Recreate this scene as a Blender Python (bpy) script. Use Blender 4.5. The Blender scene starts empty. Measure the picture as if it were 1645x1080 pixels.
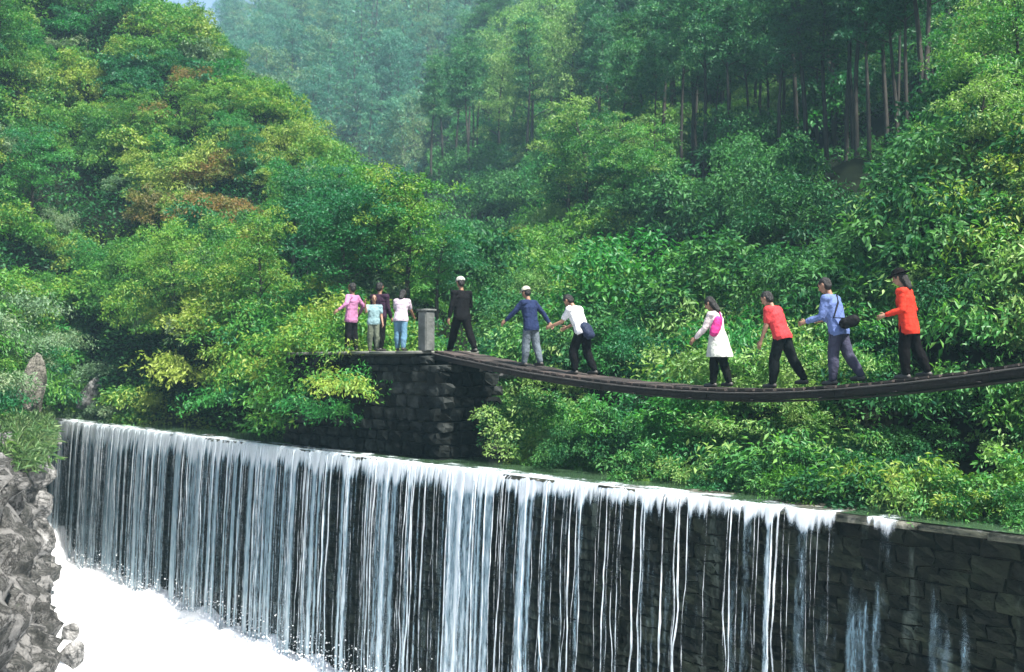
import bpy, bmesh, math, random
import numpy as np
from mathutils import Vector, Matrix, noise as mnoise

random.seed(7)
RG = np.random.default_rng(11)
C = bpy.context.scene.collection
SC = bpy.context.scene

# ------------------------------------------------------------------ camera, world, sun, exposure
FPX = 1764.0                      # focal length in photograph pixels (1645 wide)
EYE = np.array((0.0, 0.0, 7.1))   # foam water is z = 0, dam crest z = 5.1
PITCH = math.atan(45.0 / FPX)
cam_d = bpy.data.cameras.new('camera')
cam = bpy.data.objects.new('camera', cam_d)
C.objects.link(cam)
cam.location = EYE
cam.rotation_euler = (math.radians(90) + PITCH, 0, 0)
cam_d.sensor_width = 36.0
cam_d.lens = FPX / 1645.0 * 36.0
cam_d.clip_start = 0.1
cam_d.clip_end = 3000.0
cam_d.dof.use_dof = True            # the photograph is soft: a wide-open lens focused near the bridge
cam_d.dof.focus_distance = 17.0
cam_d.dof.aperture_fstop = 1.7
SC.camera = cam

SUN_EL, SUN_AZ = 60.0, 134.0      # azimuth clockwise from +Y (straight ahead): right, a little behind
world = bpy.data.worlds.new("World")
SC.world = world
world.use_nodes = True
wn = world.node_tree
bg = wn.nodes['Background']
sky = wn.nodes.new('ShaderNodeTexSky')
sky.sky_type = 'NISHITA'
sky.sun_disc = False
sky.sun_elevation = math.radians(SUN_EL)
sky.sun_rotation = math.radians(SUN_AZ)
sky.air_density = 1.0
sky.dust_density = 2.5
wn.links.new(sky.outputs[0], bg.inputs['Color'])
bg.inputs['Strength'].default_value = 0.075

sun_d = bpy.data.lights.new('sun', 'SUN')
sun_d.energy = 5.0
sun_d.angle = math.radians(2.0)
sun_d.color = (1.0, 0.97, 0.91)
sun = bpy.data.objects.new('sun', sun_d)
C.objects.link(sun)
a, b = math.radians(SUN_AZ), math.radians(SUN_EL)
to_sun = Vector((math.sin(a) * math.cos(b), math.cos(a) * math.cos(b), math.sin(b)))
sun.rotation_euler = to_sun.to_track_quat('Z', 'Y').to_euler()
sun.location = (30, 40, 80)

vs = SC.view_settings
vs.view_transform = 'Standard'
vs.look = 'None'
vs.gamma = 1.0
vs.use_curve_mapping = False
vs.exposure = 1.85
try:
    SC.cycles.max_bounces = 7
    SC.cycles.diffuse_bounces = 3
    SC.cycles.glossy_bounces = 2
    SC.cycles.transmission_bounces = 3
    SC.cycles.transparent_max_bounces = 16
    SC.cycles.volume_bounces = 0
    SC.cycles.use_denoising = True
except Exception:
    pass

# ------------------------------------------------------------------ helpers
def at(px, py, d):
    """world point seen at a photograph pixel at world distance Y = d"""
    u = (px - 822.5) / FPX
    v = (540.0 - py) / FPX
    s = d / (math.cos(PITCH) - v * math.sin(PITCH))
    return EYE + s * np.array((u, math.cos(PITCH) - v * math.sin(PITCH), math.sin(PITCH) + v * math.cos(PITCH)))

def px_of(p):
    p = np.asarray(p) - EYE
    c = p[..., 1] * math.cos(PITCH) + p[..., 2] * math.sin(PITCH)
    up = -p[..., 1] * math.sin(PITCH) + p[..., 2] * math.cos(PITCH)
    return 822.5 + FPX * p[..., 0] / c, 540 - FPX * up / c

def tag(o, label=None, cat=None, group=None, kind=None):
    if label: o['label'] = label
    if cat: o['category'] = cat
    if group: o['group'] = group
    if kind: o['kind'] = kind
    return o

def empty(name, loc, rz=0.0):
    o = bpy.data.objects.new(name, None)
    C.objects.link(o)
    o.location = loc
    o.rotation_euler = (0, 0, rz)
    o.empty_display_size = 0.2
    return o

def link(name, me, mats=None, parent=None):
    o = bpy.data.objects.new(name, me)
    C.objects.link(o)
    if mats is not None and len(me.materials) == 0:
        for m in (mats if isinstance(mats, (list, tuple)) else [mats]):
            me.materials.append(m)
    if parent is not None:
        o.parent = parent
    return o

def mesh_np(name, V, F, smooth=False, attrs=None, mat_idx=None):
    """V (n,3); F (m,k) uniform polygons; attrs {name: per-vertex floats}"""
    V = np.asarray(V, dtype=np.float32); F = np.asarray(F, dtype=np.int32)
    me = bpy.data.meshes.new(name)
    me.vertices.add(len(V)); me.vertices.foreach_set('co', V.ravel())
    m, k = F.shape
    me.loops.add(m * k); me.loops.foreach_set('vertex_index', F.ravel())
    me.polygons.add(m)
    me.polygons.foreach_set('loop_start', np.arange(0, m * k, k, dtype=np.int32))
    me.polygons.foreach_set('loop_total', np.full(m, k, dtype=np.int32))
    if mat_idx is not None:
        me.polygons.foreach_set('material_index', np.asarray(mat_idx, dtype=np.int32))
    if smooth:
        me.polygons.foreach_set('use_smooth', np.ones(m, dtype=bool))
    me.update(calc_edges=True)
    for n_, arr in (attrs or {}).items():
        at_ = me.attributes.new(n_, 'FLOAT', 'POINT')
        at_.data.foreach_set('value', np.asarray(arr, dtype=np.float32).ravel())
    return me

def _hash(ix, iy, iz, seed):
    h = (ix.astype(np.int64) * 374761393 + iy.astype(np.int64) * 668265263 + iz.astype(np.int64) * 2147483647 + seed * 974634777)
    h = (h ^ (h >> 13)) * 1274126177
    h = h ^ (h >> 16)
    return (h & 0xFFFFFF) / float(0xFFFFFF)

def vnoise(P, seed=0):
    P = np.asarray(P, dtype=np.float64)
    i = np.floor(P); f = P - i; f = f * f * (3 - 2 * f)
    i = i.astype(np.int64)
    r = 0
    for dx in (0, 1):
        for dy in (0, 1):
            for dz in (0, 1):
                w = (f[..., 0] if dx else 1 - f[..., 0]) * (f[..., 1] if dy else 1 - f[..., 1]) * (f[..., 2] if dz else 1 - f[..., 2])
                r = r + w * _hash(i[..., 0] + dx, i[..., 1] + dy, i[..., 2] + dz, seed)
    return r * 2 - 1

def fbm(P, oct=4, seed=0, gain=0.5):
    P = np.asarray(P, dtype=np.float64)
    s, a_, t = 0, 1.0, 0
    for k in range(oct):
        s = s + a_ * vnoise(P * (2.03 ** k) + 17.3 * k, seed + k); t += a_; a_ *= gain
    return s / t

def grid_faces(nu, nv):
    i = np.arange(nu - 1)[:, None] * nv + np.arange(nv - 1)[None, :]
    i = i.ravel()
    return np.stack([i, i + nv, i + nv + 1, i + 1], 1)

def tube(pts, rad, n=6, caps=True):
    pts = np.asarray(pts, float); rad = np.asarray(rad, float)
    V, F = [], []
    m = len(pts)
    for k in range(m):
        t = pts[min(k + 1, m - 1)] - pts[max(k - 1, 0)]
        t = t / (np.linalg.norm(t) + 1e-9)
        a_ = np.cross(t, (0, 0, 1.0)) if abs(t[2]) < 0.9 else np.cross(t, (1.0, 0, 0))
        a_ /= np.linalg.norm(a_); b_ = np.cross(t, a_)
        for j in range(n):
            w = 2 * math.pi * j / n
            V.append(pts[k] + rad[k] * (math.cos(w) * a_ + math.sin(w) * b_))
    for k in range(m - 1):
        for j in range(n):
            F.append((k * n + j, k * n + (j + 1) % n, (k + 1) * n + (j + 1) % n, (k + 1) * n + j))
    return np.array(V), np.array(F)

def join_np(parts):
    V, F, o = [], [], 0
    for v, f in parts:
        V.append(v); F.append(np.asarray(f) + o); o += len(v)
    return np.concatenate(V), np.concatenate(F)

# ------------------------------------------------------------------ materials
def mat(name):
    m = bpy.data.materials.new(name); m.use_nodes = True
    nt = m.node_tree; nt.nodes.clear()
    out = nt.nodes.new('ShaderNodeOutputMaterial')
    return m, nt, out

def N(nt, typ, **kw):
    n = nt.nodes.new(typ)
    for k, v in kw.items():
        if k.startswith('i_'):
            key = k[2:].replace('_', ' ')
            n.inputs[key].default_value = v
        else:
            setattr(n, k, v)
    return n

def ramp(nt, stops, interp='LINEAR'):
    r = nt.nodes.new('ShaderNodeValToRGB')
    r.color_ramp.interpolation = interp
    el = r.color_ramp.elements
    while len(el) < len(stops): el.new(0.5)
    for e, (p, c) in zip(el, stops):
        e.position = p; e.color = (*c, 1) if len(c) == 3 else c
    return r

def leaf_mat(name, cols, accent=None, accent_amt=0.0, patch=0.12, trans=0.38, rough=0.45, spec=0.24):
    """cols: three greens from deep to bright; accent: colour of patches at metre scale"""
    m, nt, out = mat(name)
    L = nt.links
    attr = N(nt, 'ShaderNodeAttribute', attribute_name='tone')
    oi = N(nt, 'ShaderNodeObjectInfo')
    mx = N(nt, 'ShaderNodeMath', operation='MULTIPLY_ADD'); mx.inputs[1].default_value = 0.62
    sc_ = N(nt, 'ShaderNodeMath', operation='MULTIPLY'); sc_.inputs[1].default_value = 0.38
    L.new(oi.outputs['Random'], sc_.inputs[0])
    L.new(attr.outputs['Fac'], mx.inputs[0]); L.new(sc_.outputs[0], mx.inputs[2])
    r = ramp(nt, [(0.0, cols[0]), (0.5, cols[1]), (1.0, cols[2])])
    L.new(mx.outputs[0], r.inputs[0])
    col = r.outputs[0]
    geo = N(nt, 'ShaderNodeNewGeometry')
    if accent is not None:
        nz = N(nt, 'ShaderNodeTexNoise'); nz.inputs['Scale'].default_value = patch; nz.inputs['Detail'].default_value = 4
        L.new(geo.outputs['Position'], nz.inputs['Vector'])
        ad = N(nt, 'ShaderNodeMath', operation='MULTIPLY_ADD'); ad.inputs[1].default_value = 0.16; 
        L.new(attr.outputs['Fac'], ad.inputs[0]); L.new(nz.outputs[0], ad.inputs[2])
        mr = N(nt, 'ShaderNodeMapRange'); mr.interpolation_type = 'SMOOTHSTEP'
        mr.inputs[1].default_value = 0.60 - 0.12 * accent_amt; mr.inputs[2].default_value = 0.74 - 0.12 * accent_amt
        L.new(ad.outputs[0], mr.inputs[0])
        mc = N(nt, 'ShaderNodeMixRGB'); mc.inputs[2].default_value = (*accent, 1)
        L.new(mr.outputs[0], mc.inputs[0]); L.new(col, mc.inputs[1])
        col = mc.outputs[0]
    p = N(nt, 'ShaderNodeBsdfPrincipled'); p.inputs['Roughness'].default_value = rough
    p.inputs['Specular IOR Level'].default_value = spec
    L.new(col, p.inputs['Base Color'])
    tr = N(nt, 'ShaderNodeBsdfTranslucent')
    hs = N(nt, 'ShaderNodeMixRGB', blend_type='MULTIPLY'); hs.inputs[0].default_value = 1; hs.inputs[2].default_value = (1.0, 1.30, 0.55, 1)
    L.new(col, hs.inputs[1]); L.new(hs.outputs[0], tr.inputs['Color'])
    ms = N(nt, 'ShaderNodeMixShader'); ms.inputs[0].default_value = trans
    L.new(p.outputs[0], ms.inputs[1]); L.new(tr.outputs[0], ms.inputs[2])
    L.new(ms.outputs[0], out.inputs['Surface'])
    return m

def simple_mat(name, c1, c2, scale=3.0, rough=0.8, bump=0.3, bscale=None, spec=0.3, stretch=None, obj_rand=0.0, c3=None):
    m, nt, out = mat(name); L = nt.links
    tc = N(nt, 'ShaderNodeTexCoord')
    vec = tc.outputs['Object']
    if stretch:
        mp = N(nt, 'ShaderNodeMapping'); mp.inputs['Scale'].default_value = stretch
        L.new(vec, mp.inputs['Vector']); vec = mp.outputs[0]
    nz = N(nt, 'ShaderNodeTexNoise'); nz.inputs['Scale'].default_value = scale; nz.inputs['Detail'].default_value = 6; nz.inputs['Roughness'].default_value = 0.65
    L.new(vec, nz.inputs['Vector'])
    fac = nz.outputs[0]
    if obj_rand:
        oi = N(nt, 'ShaderNodeObjectInfo')
        ma = N(nt, 'ShaderNodeMath', operation='MULTIPLY_ADD'); ma.inputs[1].default_value = obj_rand; 
        L.new(oi.outputs['Random'], ma.inputs[0]); L.new(fac, ma.inputs[2])
        sb = N(nt, 'ShaderNodeMath', operation='SUBTRACT'); sb.inputs[1].default_value = obj_rand * 0.5
        L.new(ma.outputs[0], sb.inputs[0]); fac = sb.outputs[0]
    stops = [(0.3, c1), (0.7, c2)] if c3 is None else [(0.3, c1), (0.52, c2), (0.72, c3)]
    r = ramp(nt, stops); L.new(fac, r.inputs[0])
    p = N(nt, 'ShaderNodeBsdfPrincipled'); p.inputs['Roughness'].default_value = rough; p.inputs['Specular IOR Level'].default_value = spec
    L.new(r.outputs[0], p.inputs['Base Color'])
    if bump:
        n2 = N(nt, 'ShaderNodeTexNoise'); n2.inputs['Scale'].default_value = bscale or scale * 4; n2.inputs['Detail'].default_value = 5
        L.new(vec, n2.inputs['Vector'])
        bp = N(nt, 'ShaderNodeBump'); bp.inputs['Strength'].default_value = bump; bp.inputs['Distance'].default_value = 0.05
        L.new(n2.outputs[0], bp.inputs['Height']); L.new(bp.outputs[0], p.inputs['Normal'])
    L.new(p.outputs[0], out.inputs['Surface'])
    return m

M = {}
M['leaf_left'] = leaf_mat('leaf_left', [(0.012, 0.080, 0.020), (0.055, 0.180, 0.026), (0.180, 0.300, 0.040)], accent=(0.22, 0.28, 0.05), accent_amt=0.2, patch=0.16)
M['leaf_green'] = leaf_mat('leaf_green', [(0.008, 0.085, 0.026), (0.032, 0.175, 0.034), (0.120, 0.290, 0.045)], accent=(0.02, 0.12, 0.05), accent_amt=0.5, patch=0.25)
M['leaf_rust'] = leaf_mat('leaf_rust', [(0.07, 0.08, 0.025), (0.16, 0.12, 0.035), (0.28, 0.12, 0.045)], accent=(0.10, 0.16, 0.03), accent_amt=0.3, patch=0.5)
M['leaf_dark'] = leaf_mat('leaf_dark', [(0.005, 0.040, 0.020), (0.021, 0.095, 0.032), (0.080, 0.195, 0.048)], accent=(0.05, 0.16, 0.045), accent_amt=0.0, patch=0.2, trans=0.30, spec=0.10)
M['leaf_bank'] = leaf_mat('leaf_bank', [(0.010, 0.085, 0.028), (0.048, 0.180, 0.040), (0.165, 0.300, 0.065)], accent=(0.18, 0.28, 0.08), accent_amt=0.3, patch=0.35)
M['leaf_pale'] = leaf_mat('leaf_pale', [(0.06, 0.18, 0.05), (0.15, 0.29, 0.08), (0.28, 0.38, 0.14)], accent=(0.12, 0.22, 0.06), accent_amt=0.3, patch=0.3)
M['leaf_grey'] = leaf_mat('leaf_grey', [(0.05, 0.12, 0.055), (0.10, 0.18, 0.09), (0.19, 0.24, 0.13)], trans=0.3)
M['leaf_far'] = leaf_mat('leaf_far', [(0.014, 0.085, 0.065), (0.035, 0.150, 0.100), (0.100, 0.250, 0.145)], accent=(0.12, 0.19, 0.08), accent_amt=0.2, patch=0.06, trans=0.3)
M['needle'] = leaf_mat('needle', [(0.010, 0.070, 0.040), (0.032, 0.150, 0.062), (0.100, 0.250, 0.090)], trans=0.25)
M['bark'] = simple_mat('bark', (0.012, 0.011, 0.009), (0.042, 0.037, 0.029), scale=6, stretch=(1, 1, 0.25), bump=0.5)
M['soil'] = simple_mat('soil', (0.003, 0.0045, 0.003), (0.012, 0.017, 0.009), scale=0.8, bump=0.6, spec=0.0)  # darkened to near-black so that bare gaps look shaded
M['grass'] = leaf_mat('grass_blade', [(0.05, 0.13, 0.045), (0.10, 0.19, 0.07), (0.19, 0.25, 0.11)], trans=0.3)

def rock_mat(name, c_dark, c_mid, c_light, moss=0.0, scale=1.6):
    m, nt, out = mat(name); L = nt.links
    geo = N(nt, 'ShaderNodeNewGeometry')
    nz = N(nt, 'ShaderNodeTexNoise'); nz.inputs['Scale'].default_value = scale; nz.inputs['Detail'].default_value = 9; nz.inputs['Roughness'].default_value = 0.7
    try: nz.inputs['Distortion'].default_value = 0.2
    except Exception: pass
    L.new(geo.outputs['Position'], nz.inputs['Vector'])
    r = ramp(nt, [(0.30, c_dark), (0.44, c_mid), (0.58, c_light)]); L.new(nz.outputs[0], r.inputs[0])
    col = r.outputs[0]
    if moss > 0:
        n3 = N(nt, 'ShaderNodeTexNoise'); n3.inputs['Scale'].default_value = 2.3; n3.inputs['Detail'].default_value = 9; n3.inputs['Roughness'].default_value = 0.75
        L.new(geo.outputs['Position'], n3.inputs['Vector'])
        mr = N(nt, 'ShaderNodeMapRange'); mr.inputs[1].default_value = 0.66 - 0.2 * moss; mr.inputs[2].default_value = 0.72 - 0.2 * moss; mr.inputs[4].default_value = 0.8
        L.new(n3.outputs[0], mr.inputs[0])
        mc = N(nt, 'ShaderNodeMixRGB'); mc.inputs[2].default_value = (0.045, 0.085, 0.03, 1)
        L.new(mr.outputs[0], mc.inputs[0]); L.new(col, mc.inputs[1]); col = mc.outputs[0]
    nk = N(nt, 'ShaderNodeTexNoise'); nk.inputs['Scale'].default_value = 2.6; nk.inputs['Detail'].default_value = 10; nk.inputs['Roughness'].default_value = 0.6
    nk.inputs['Distortion'].default_value = 0.35
    L.new(geo.outputs['Position'], nk.inputs['Vector'])
    k1 = N(nt, 'ShaderNodeMath', operation='SUBTRACT'); k1.inputs[1].default_value = 0.5; L.new(nk.outputs[0], k1.inputs[0])
    k2 = N(nt, 'ShaderNodeMath', operation='ABSOLUTE'); L.new(k1.outputs[0], k2.inputs[0])
    k3 = N(nt, 'ShaderNodeMapRange'); k3.inputs[1].default_value = 0.0; k3.inputs[2].default_value = 0.035; k3.inputs[3].default_value = 0.15; k3.inputs[4].default_value = 1.0
    L.new(k2.outputs[0], k3.inputs[0])
    k4 = N(nt, 'ShaderNodeMixRGB', blend_type='MULTIPLY'); k4.inputs[0].default_value = 1.0; L.new(col, k4.inputs[1]); L.new(k3.outputs[0], k4.inputs[2]); col = k4.outputs[0]
    p = N(nt, 'ShaderNodeBsdfPrincipled'); p.inputs['Roughness'].default_value = 0.8; p.inputs['Specular IOR Level'].default_value = 0.15
    L.new(col, p.inputs['Base Color'])
    n2 = N(nt, 'ShaderNodeTexNoise'); n2.inputs['Scale'].default_value = 5.5; n2.inputs['Detail'].default_value = 8; n2.inputs['Roughness'].default_value = 0.7
    L.new(geo.outputs['Position'], n2.inputs['Vector'])
    bp = N(nt, 'ShaderNodeBump'); bp.inputs['Strength'].default_value = 1.0; bp.inputs['Distance'].default_value = 0.25
    L.new(n2.outputs[0], bp.inputs['Height']); L.new(bp.outputs[0], p.inputs['Normal'])
    L.new(p.outputs[0], out.inputs['Surface'])
    return m
M['rock'] = rock_mat('rock', (0.02, 0.02, 0.019), (0.13, 0.128, 0.122), (0.33, 0.325, 0.315), moss=0.12, scale=3.2)
M['rock_bank'] = rock_mat('rock_bank', (0.008, 0.009, 0.008), (0.06, 0.06, 0.055), (0.22, 0.215, 0.205), moss=0.15, scale=2.6)
M['rock_brown'] = rock_mat('rock_brown', (0.05, 0.05, 0.035), (0.12, 0.115, 0.09), (0.24, 0.22, 0.19), moss=0.2)
M['mortar'] = simple_mat('mortar', (0.0022, 0.0026, 0.0022), (0.005, 0.006, 0.0045), scale=4, bump=0.5, spec=0.0)

def masonry_mat(name, c1, c2, c3, lime=0.0, wet=0.45):
    m, nt, out = mat(name); L = nt.links
    geo = N(nt, 'ShaderNodeNewGeometry'); oi = N(nt, 'ShaderNodeObjectInfo')
    nz = N(nt, 'ShaderNodeTexNoise'); nz.inputs['Scale'].default_value = 3.0; nz.inputs['Detail'].default_value = 8; nz.inputs['Roughness'].default_value = 0.7
    L.new(geo.outputs['Position'], nz.inputs['Vector'])
    ma = N(nt, 'ShaderNodeMath', operation='MULTIPLY_ADD'); ma.inputs[1].default_value = 0.22
    L.new(oi.outputs['Random'], ma.inputs[0]); L.new(nz.outputs[0], ma.inputs[2])
    r = ramp(nt, [(0.42, c1), (0.62, c2), (0.85, c3)]); L.new(ma.outputs[0], r.inputs[0])
    col = r.outputs[0]
    if lime > 0:
        mp = N(nt, 'ShaderNodeMapping'); mp.inputs['Scale'].default_value = (1.7, 1.7, 0.22)
        L.new(geo.outputs['Position'], mp.inputs['Vector'])
        n3 = N(nt, 'ShaderNodeTexNoise'); n3.inputs['Scale'].default_value = 1.6; n3.inputs['Detail'].default_value = 7; n3.inputs['Roughness'].default_value = 0.65
        L.new(mp.outputs[0], n3.inputs['Vector'])
        mr = N(nt, 'ShaderNodeMapRange'); mr.inputs[1].default_value = 0.56; mr.inputs[2].default_value = 0.74; mr.inputs[4].default_value = lime
        L.new(n3.outputs[0], mr.inputs[0])
        mc = N(nt, 'ShaderNodeMixRGB'); mc.inputs[2].default_value = (0.085, 0.11, 0.095, 1)
        L.new(mr.outputs[0], mc.inputs[0]); L.new(col, mc.inputs[1]); col = mc.outputs[0]
    p = N(nt, 'ShaderNodeBsdfPrincipled'); p.inputs['Roughness'].default_value = wet; p.inputs['Specular IOR Level'].default_value = 0.05
    L.new(col, p.inputs['Base Color'])
    n2 = N(nt, 'ShaderNodeTexNoise'); n2.inputs['Scale'].default_value = 11; n2.inputs['Detail'].default_value = 6
    L.new(geo.outputs['Position'], n2.inputs['Vector'])
    bp = N(nt, 'ShaderNodeBump'); bp.inputs['Strength'].default_value = 0.6; bp.inputs['Distance'].default_value = 0.05
    L.new(n2.outputs[0], bp.inputs['Height']); L.new(bp.outputs[0], p.inputs['Normal'])
    L.new(p.outputs[0], out.inputs['Surface'])
    return m
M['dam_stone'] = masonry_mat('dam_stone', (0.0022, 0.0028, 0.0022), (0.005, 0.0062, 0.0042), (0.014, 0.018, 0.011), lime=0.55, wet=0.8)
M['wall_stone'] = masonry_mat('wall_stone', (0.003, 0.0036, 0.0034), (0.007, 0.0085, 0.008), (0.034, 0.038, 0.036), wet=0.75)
M['coping'] = simple_mat('coping', (0.010, 0.013, 0.009), (0.045, 0.048, 0.036), scale=4.5, bump=0.6, c3=(0.17, 0.165, 0.14), spec=0.1)
M['wood_dark'] = simple_mat('wood_dark', (0.005, 0.004, 0.004), (0.014, 0.011, 0.010), scale=5, stretch=(1, 6, 1), bump=0.4, obj_rand=0.3)
M['wood_top'] = simple_mat('wood_top', (0.010, 0.008, 0.007), (0.050, 0.038, 0.033), scale=5, stretch=(1, 6, 1), bump=0.4, obj_rand=0.5)
M['steel'] = simple_mat('steel_cable', (0.02, 0.02, 0.02), (0.06, 0.055, 0.05), scale=20, bump=0.2, rough=0.5)

# water
def water_white():
    m, nt, out = mat('falling_water'); L = nt.links
    at_ = N(nt, 'ShaderNodeAttribute', attribute_name='cover')
    wh = N(nt, 'ShaderNodeAttribute', attribute_name='white')
    geo = N(nt, 'ShaderNodeNewGeometry')
    mp = N(nt, 'ShaderNodeMapping'); mp.inputs['Scale'].default_value = (1, 1, 0.16)
    L.new(geo.outputs['Position'], mp.inputs['Vector'])
    nz = N(nt, 'ShaderNodeTexNoise'); nz.inputs['Scale'].default_value = 15.0; nz.inputs['Detail'].default_value = 5; nz.inputs['Roughness'].default_value = 0.7
    L.new(mp.outputs[0], nz.inputs['Vector'])
    add = N(nt, 'ShaderNodeMath', operation='ADD'); L.new(at_.outputs['Fac'], add.inputs[0]); L.new(nz.outputs[0], add.inputs[1])
    mr = N(nt, 'ShaderNodeMapRange'); mr.interpolation_type = 'SMOOTHSTEP'; mr.inputs[1].default_value = 0.66; mr.inputs[2].default_value = 1.34
    L.new(add.outputs[0], mr.inputs[0])
    nz2 = N(nt, 'ShaderNodeMath', operation='MULTIPLY_ADD'); nz2.inputs[1].default_value = 0.9; nz2.inputs[2].default_value = -0.45
    L.new(nz.outputs[0], nz2.inputs[0])
    wa = N(nt, 'ShaderNodeMath', operation='ADD'); wa.use_clamp = True
    L.new(nz2.outputs[0], wa.inputs[0]); L.new(wh.outputs['Fac'], wa.inputs[1])
    r = ramp(nt, [(0.0, (0.07, 0.125, 0.155)), (0.45, (0.28, 0.42, 0.50)), (0.85, (0.86, 0.92, 0.96))])
    L.new(wa.outputs[0], r.inputs[0])
    p = N(nt, 'ShaderNodeBsdfPrincipled'); p.inputs['Roughness'].default_value = 0.25; p.inputs['Specular IOR Level'].default_value = 0.6
    L.new(r.outputs[0], p.inputs['Base Color'])
    tl = N(nt, 'ShaderNodeBsdfTranslucent'); L.new(r.outputs[0], tl.inputs['Color'])
    mt = N(nt, 'ShaderNodeMixShader'); mt.inputs[0].default_value = 0.40
    L.new(p.outputs[0], mt.inputs[1]); L.new(tl.outputs[0], mt.inputs[2])
    tp = N(nt, 'ShaderNodeBsdfTransparent')
    ms = N(nt, 'ShaderNodeMixShader')
    L.new(mr.outputs[0], ms.inputs[0]); L.new(tp.outputs[0], ms.inputs[1]); L.new(mt.outputs[0], ms.inputs[2])
    L.new(ms.outputs[0], out.inputs['Surface'])
    return m
M['fall'] = water_white()

def foam_mat():
    m, nt, out = mat('foam'); L = nt.links
    geo = N(nt, 'ShaderNodeNewGeometry')
    nz = N(nt, 'ShaderNodeTexNoise'); nz.inputs['Scale'].default_value = 2.4; nz.inputs['Detail'].default_value = 8; nz.inputs['Roughness'].default_value = 0.65
    L.new(geo.outputs['Position'], nz.inputs['Vector'])
    r = ramp(nt, [(0.25, (0.55, 0.68, 0.76)), (0.42, (0.90, 0.92, 0.94)), (0.6, (0.93, 0.94, 0.95))]); L.new(nz.outputs[0], r.inputs[0])
    p = N(nt, 'ShaderNodeBsdfPrincipled'); p.inputs['Roughness'].default_value = 0.6
    L.new(r.outputs[0], p.inputs['Base Color'])
    bp = N(nt, 'ShaderNodeBump'); bp.inputs['Strength'].default_value = 0.35; bp.inputs['Distance'].default_value = 0.08
    L.new(nz.outputs[0], bp.inputs['Height']); L.new(bp.outputs[0], p.inputs['Normal'])
    L.new(p.outputs[0], out.inputs['Surface'])
    return m
M['foam'] = foam_mat()

def pool_mat():
    m, nt, out = mat('pool_water'); L = nt.links
    geo = N(nt, 'ShaderNodeNewGeometry')
    nz = N(nt, 'ShaderNodeTexNoise'); nz.inputs['Scale'].default_value = 3.0; nz.inputs['Detail'].default_value = 4
    L.new(geo.outputs['Position'], nz.inputs['Vector'])
    p = N(nt, 'ShaderNodeBsdfPrincipled'); p.inputs['Base Color'].default_value = (0.03, 0.06, 0.03, 1)
    p.inputs['Roughness'].default_value = 0.12
    bp = N(nt, 'ShaderNodeBump'); bp.inputs['Strength'].default_value = 0.25; bp.inputs['Distance'].default_value = 0.03
    L.new(nz.outputs[0], bp.inputs['Height']); L.new(bp.outputs[0], p.inputs['Normal'])
    L.new(p.outputs[0], out.inputs['Surface'])
    return m
M['pool'] = pool_mat()

# ------------------------------------------------------------------ dam frame
D0 = at(95, 672, 40.5)[:2]
D1 = at(1645, 855, 13.07)[:2]
DL = float(np.linalg.norm(D1 - D0))
DE = (D1 - D0) / DL                        # along the crest, left (far) to right (near)
DN = np.array((DE[1], -DE[0]))             # towards downstream
if np.dot(DN, -D1) < 0: DN = -DN
CREST = 5.1
def dam(s, o, z):
    s = np.asarray(s, float); o = np.asarray(o, float); z = np.asarray(z, float)
    return np.stack([D0[0] + DE[0] * s + DN[0] * o, D0[1] + DE[1] * s + DN[1] * o, z + 0 * s + 0 * o], -1)
S_MIN, S_MAX = -1.5, DL + 5.0
DAM_YAW = math.atan2(DE[1], DE[0])

# ------------------------------------------------------------------ terrain: the hills
def catmull(P, n):
    """P (k,...) -> (n,...) along axis 0"""
    k = len(P); t = np.linspace(0, k - 1, n); i = np.clip(t.astype(int), 0, k - 2); f = (t - i)
    f = f.reshape((-1,) + (1,) * (P.ndim - 1))
    p0 = P[np.clip(i - 1, 0, k - 1)]; p1 = P[i]; p2 = P[i + 1]; p3 = P[np.clip(i + 2, 0, k - 1)]
    return 0.5 * ((2 * p1) + (-p0 + p2) * f + (2 * p0 - 5 * p1 + 4 * p2 - p3) * f ** 2 + (-p0 + 3 * p1 - 3 * p2 + p3) * f ** 3)

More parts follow.
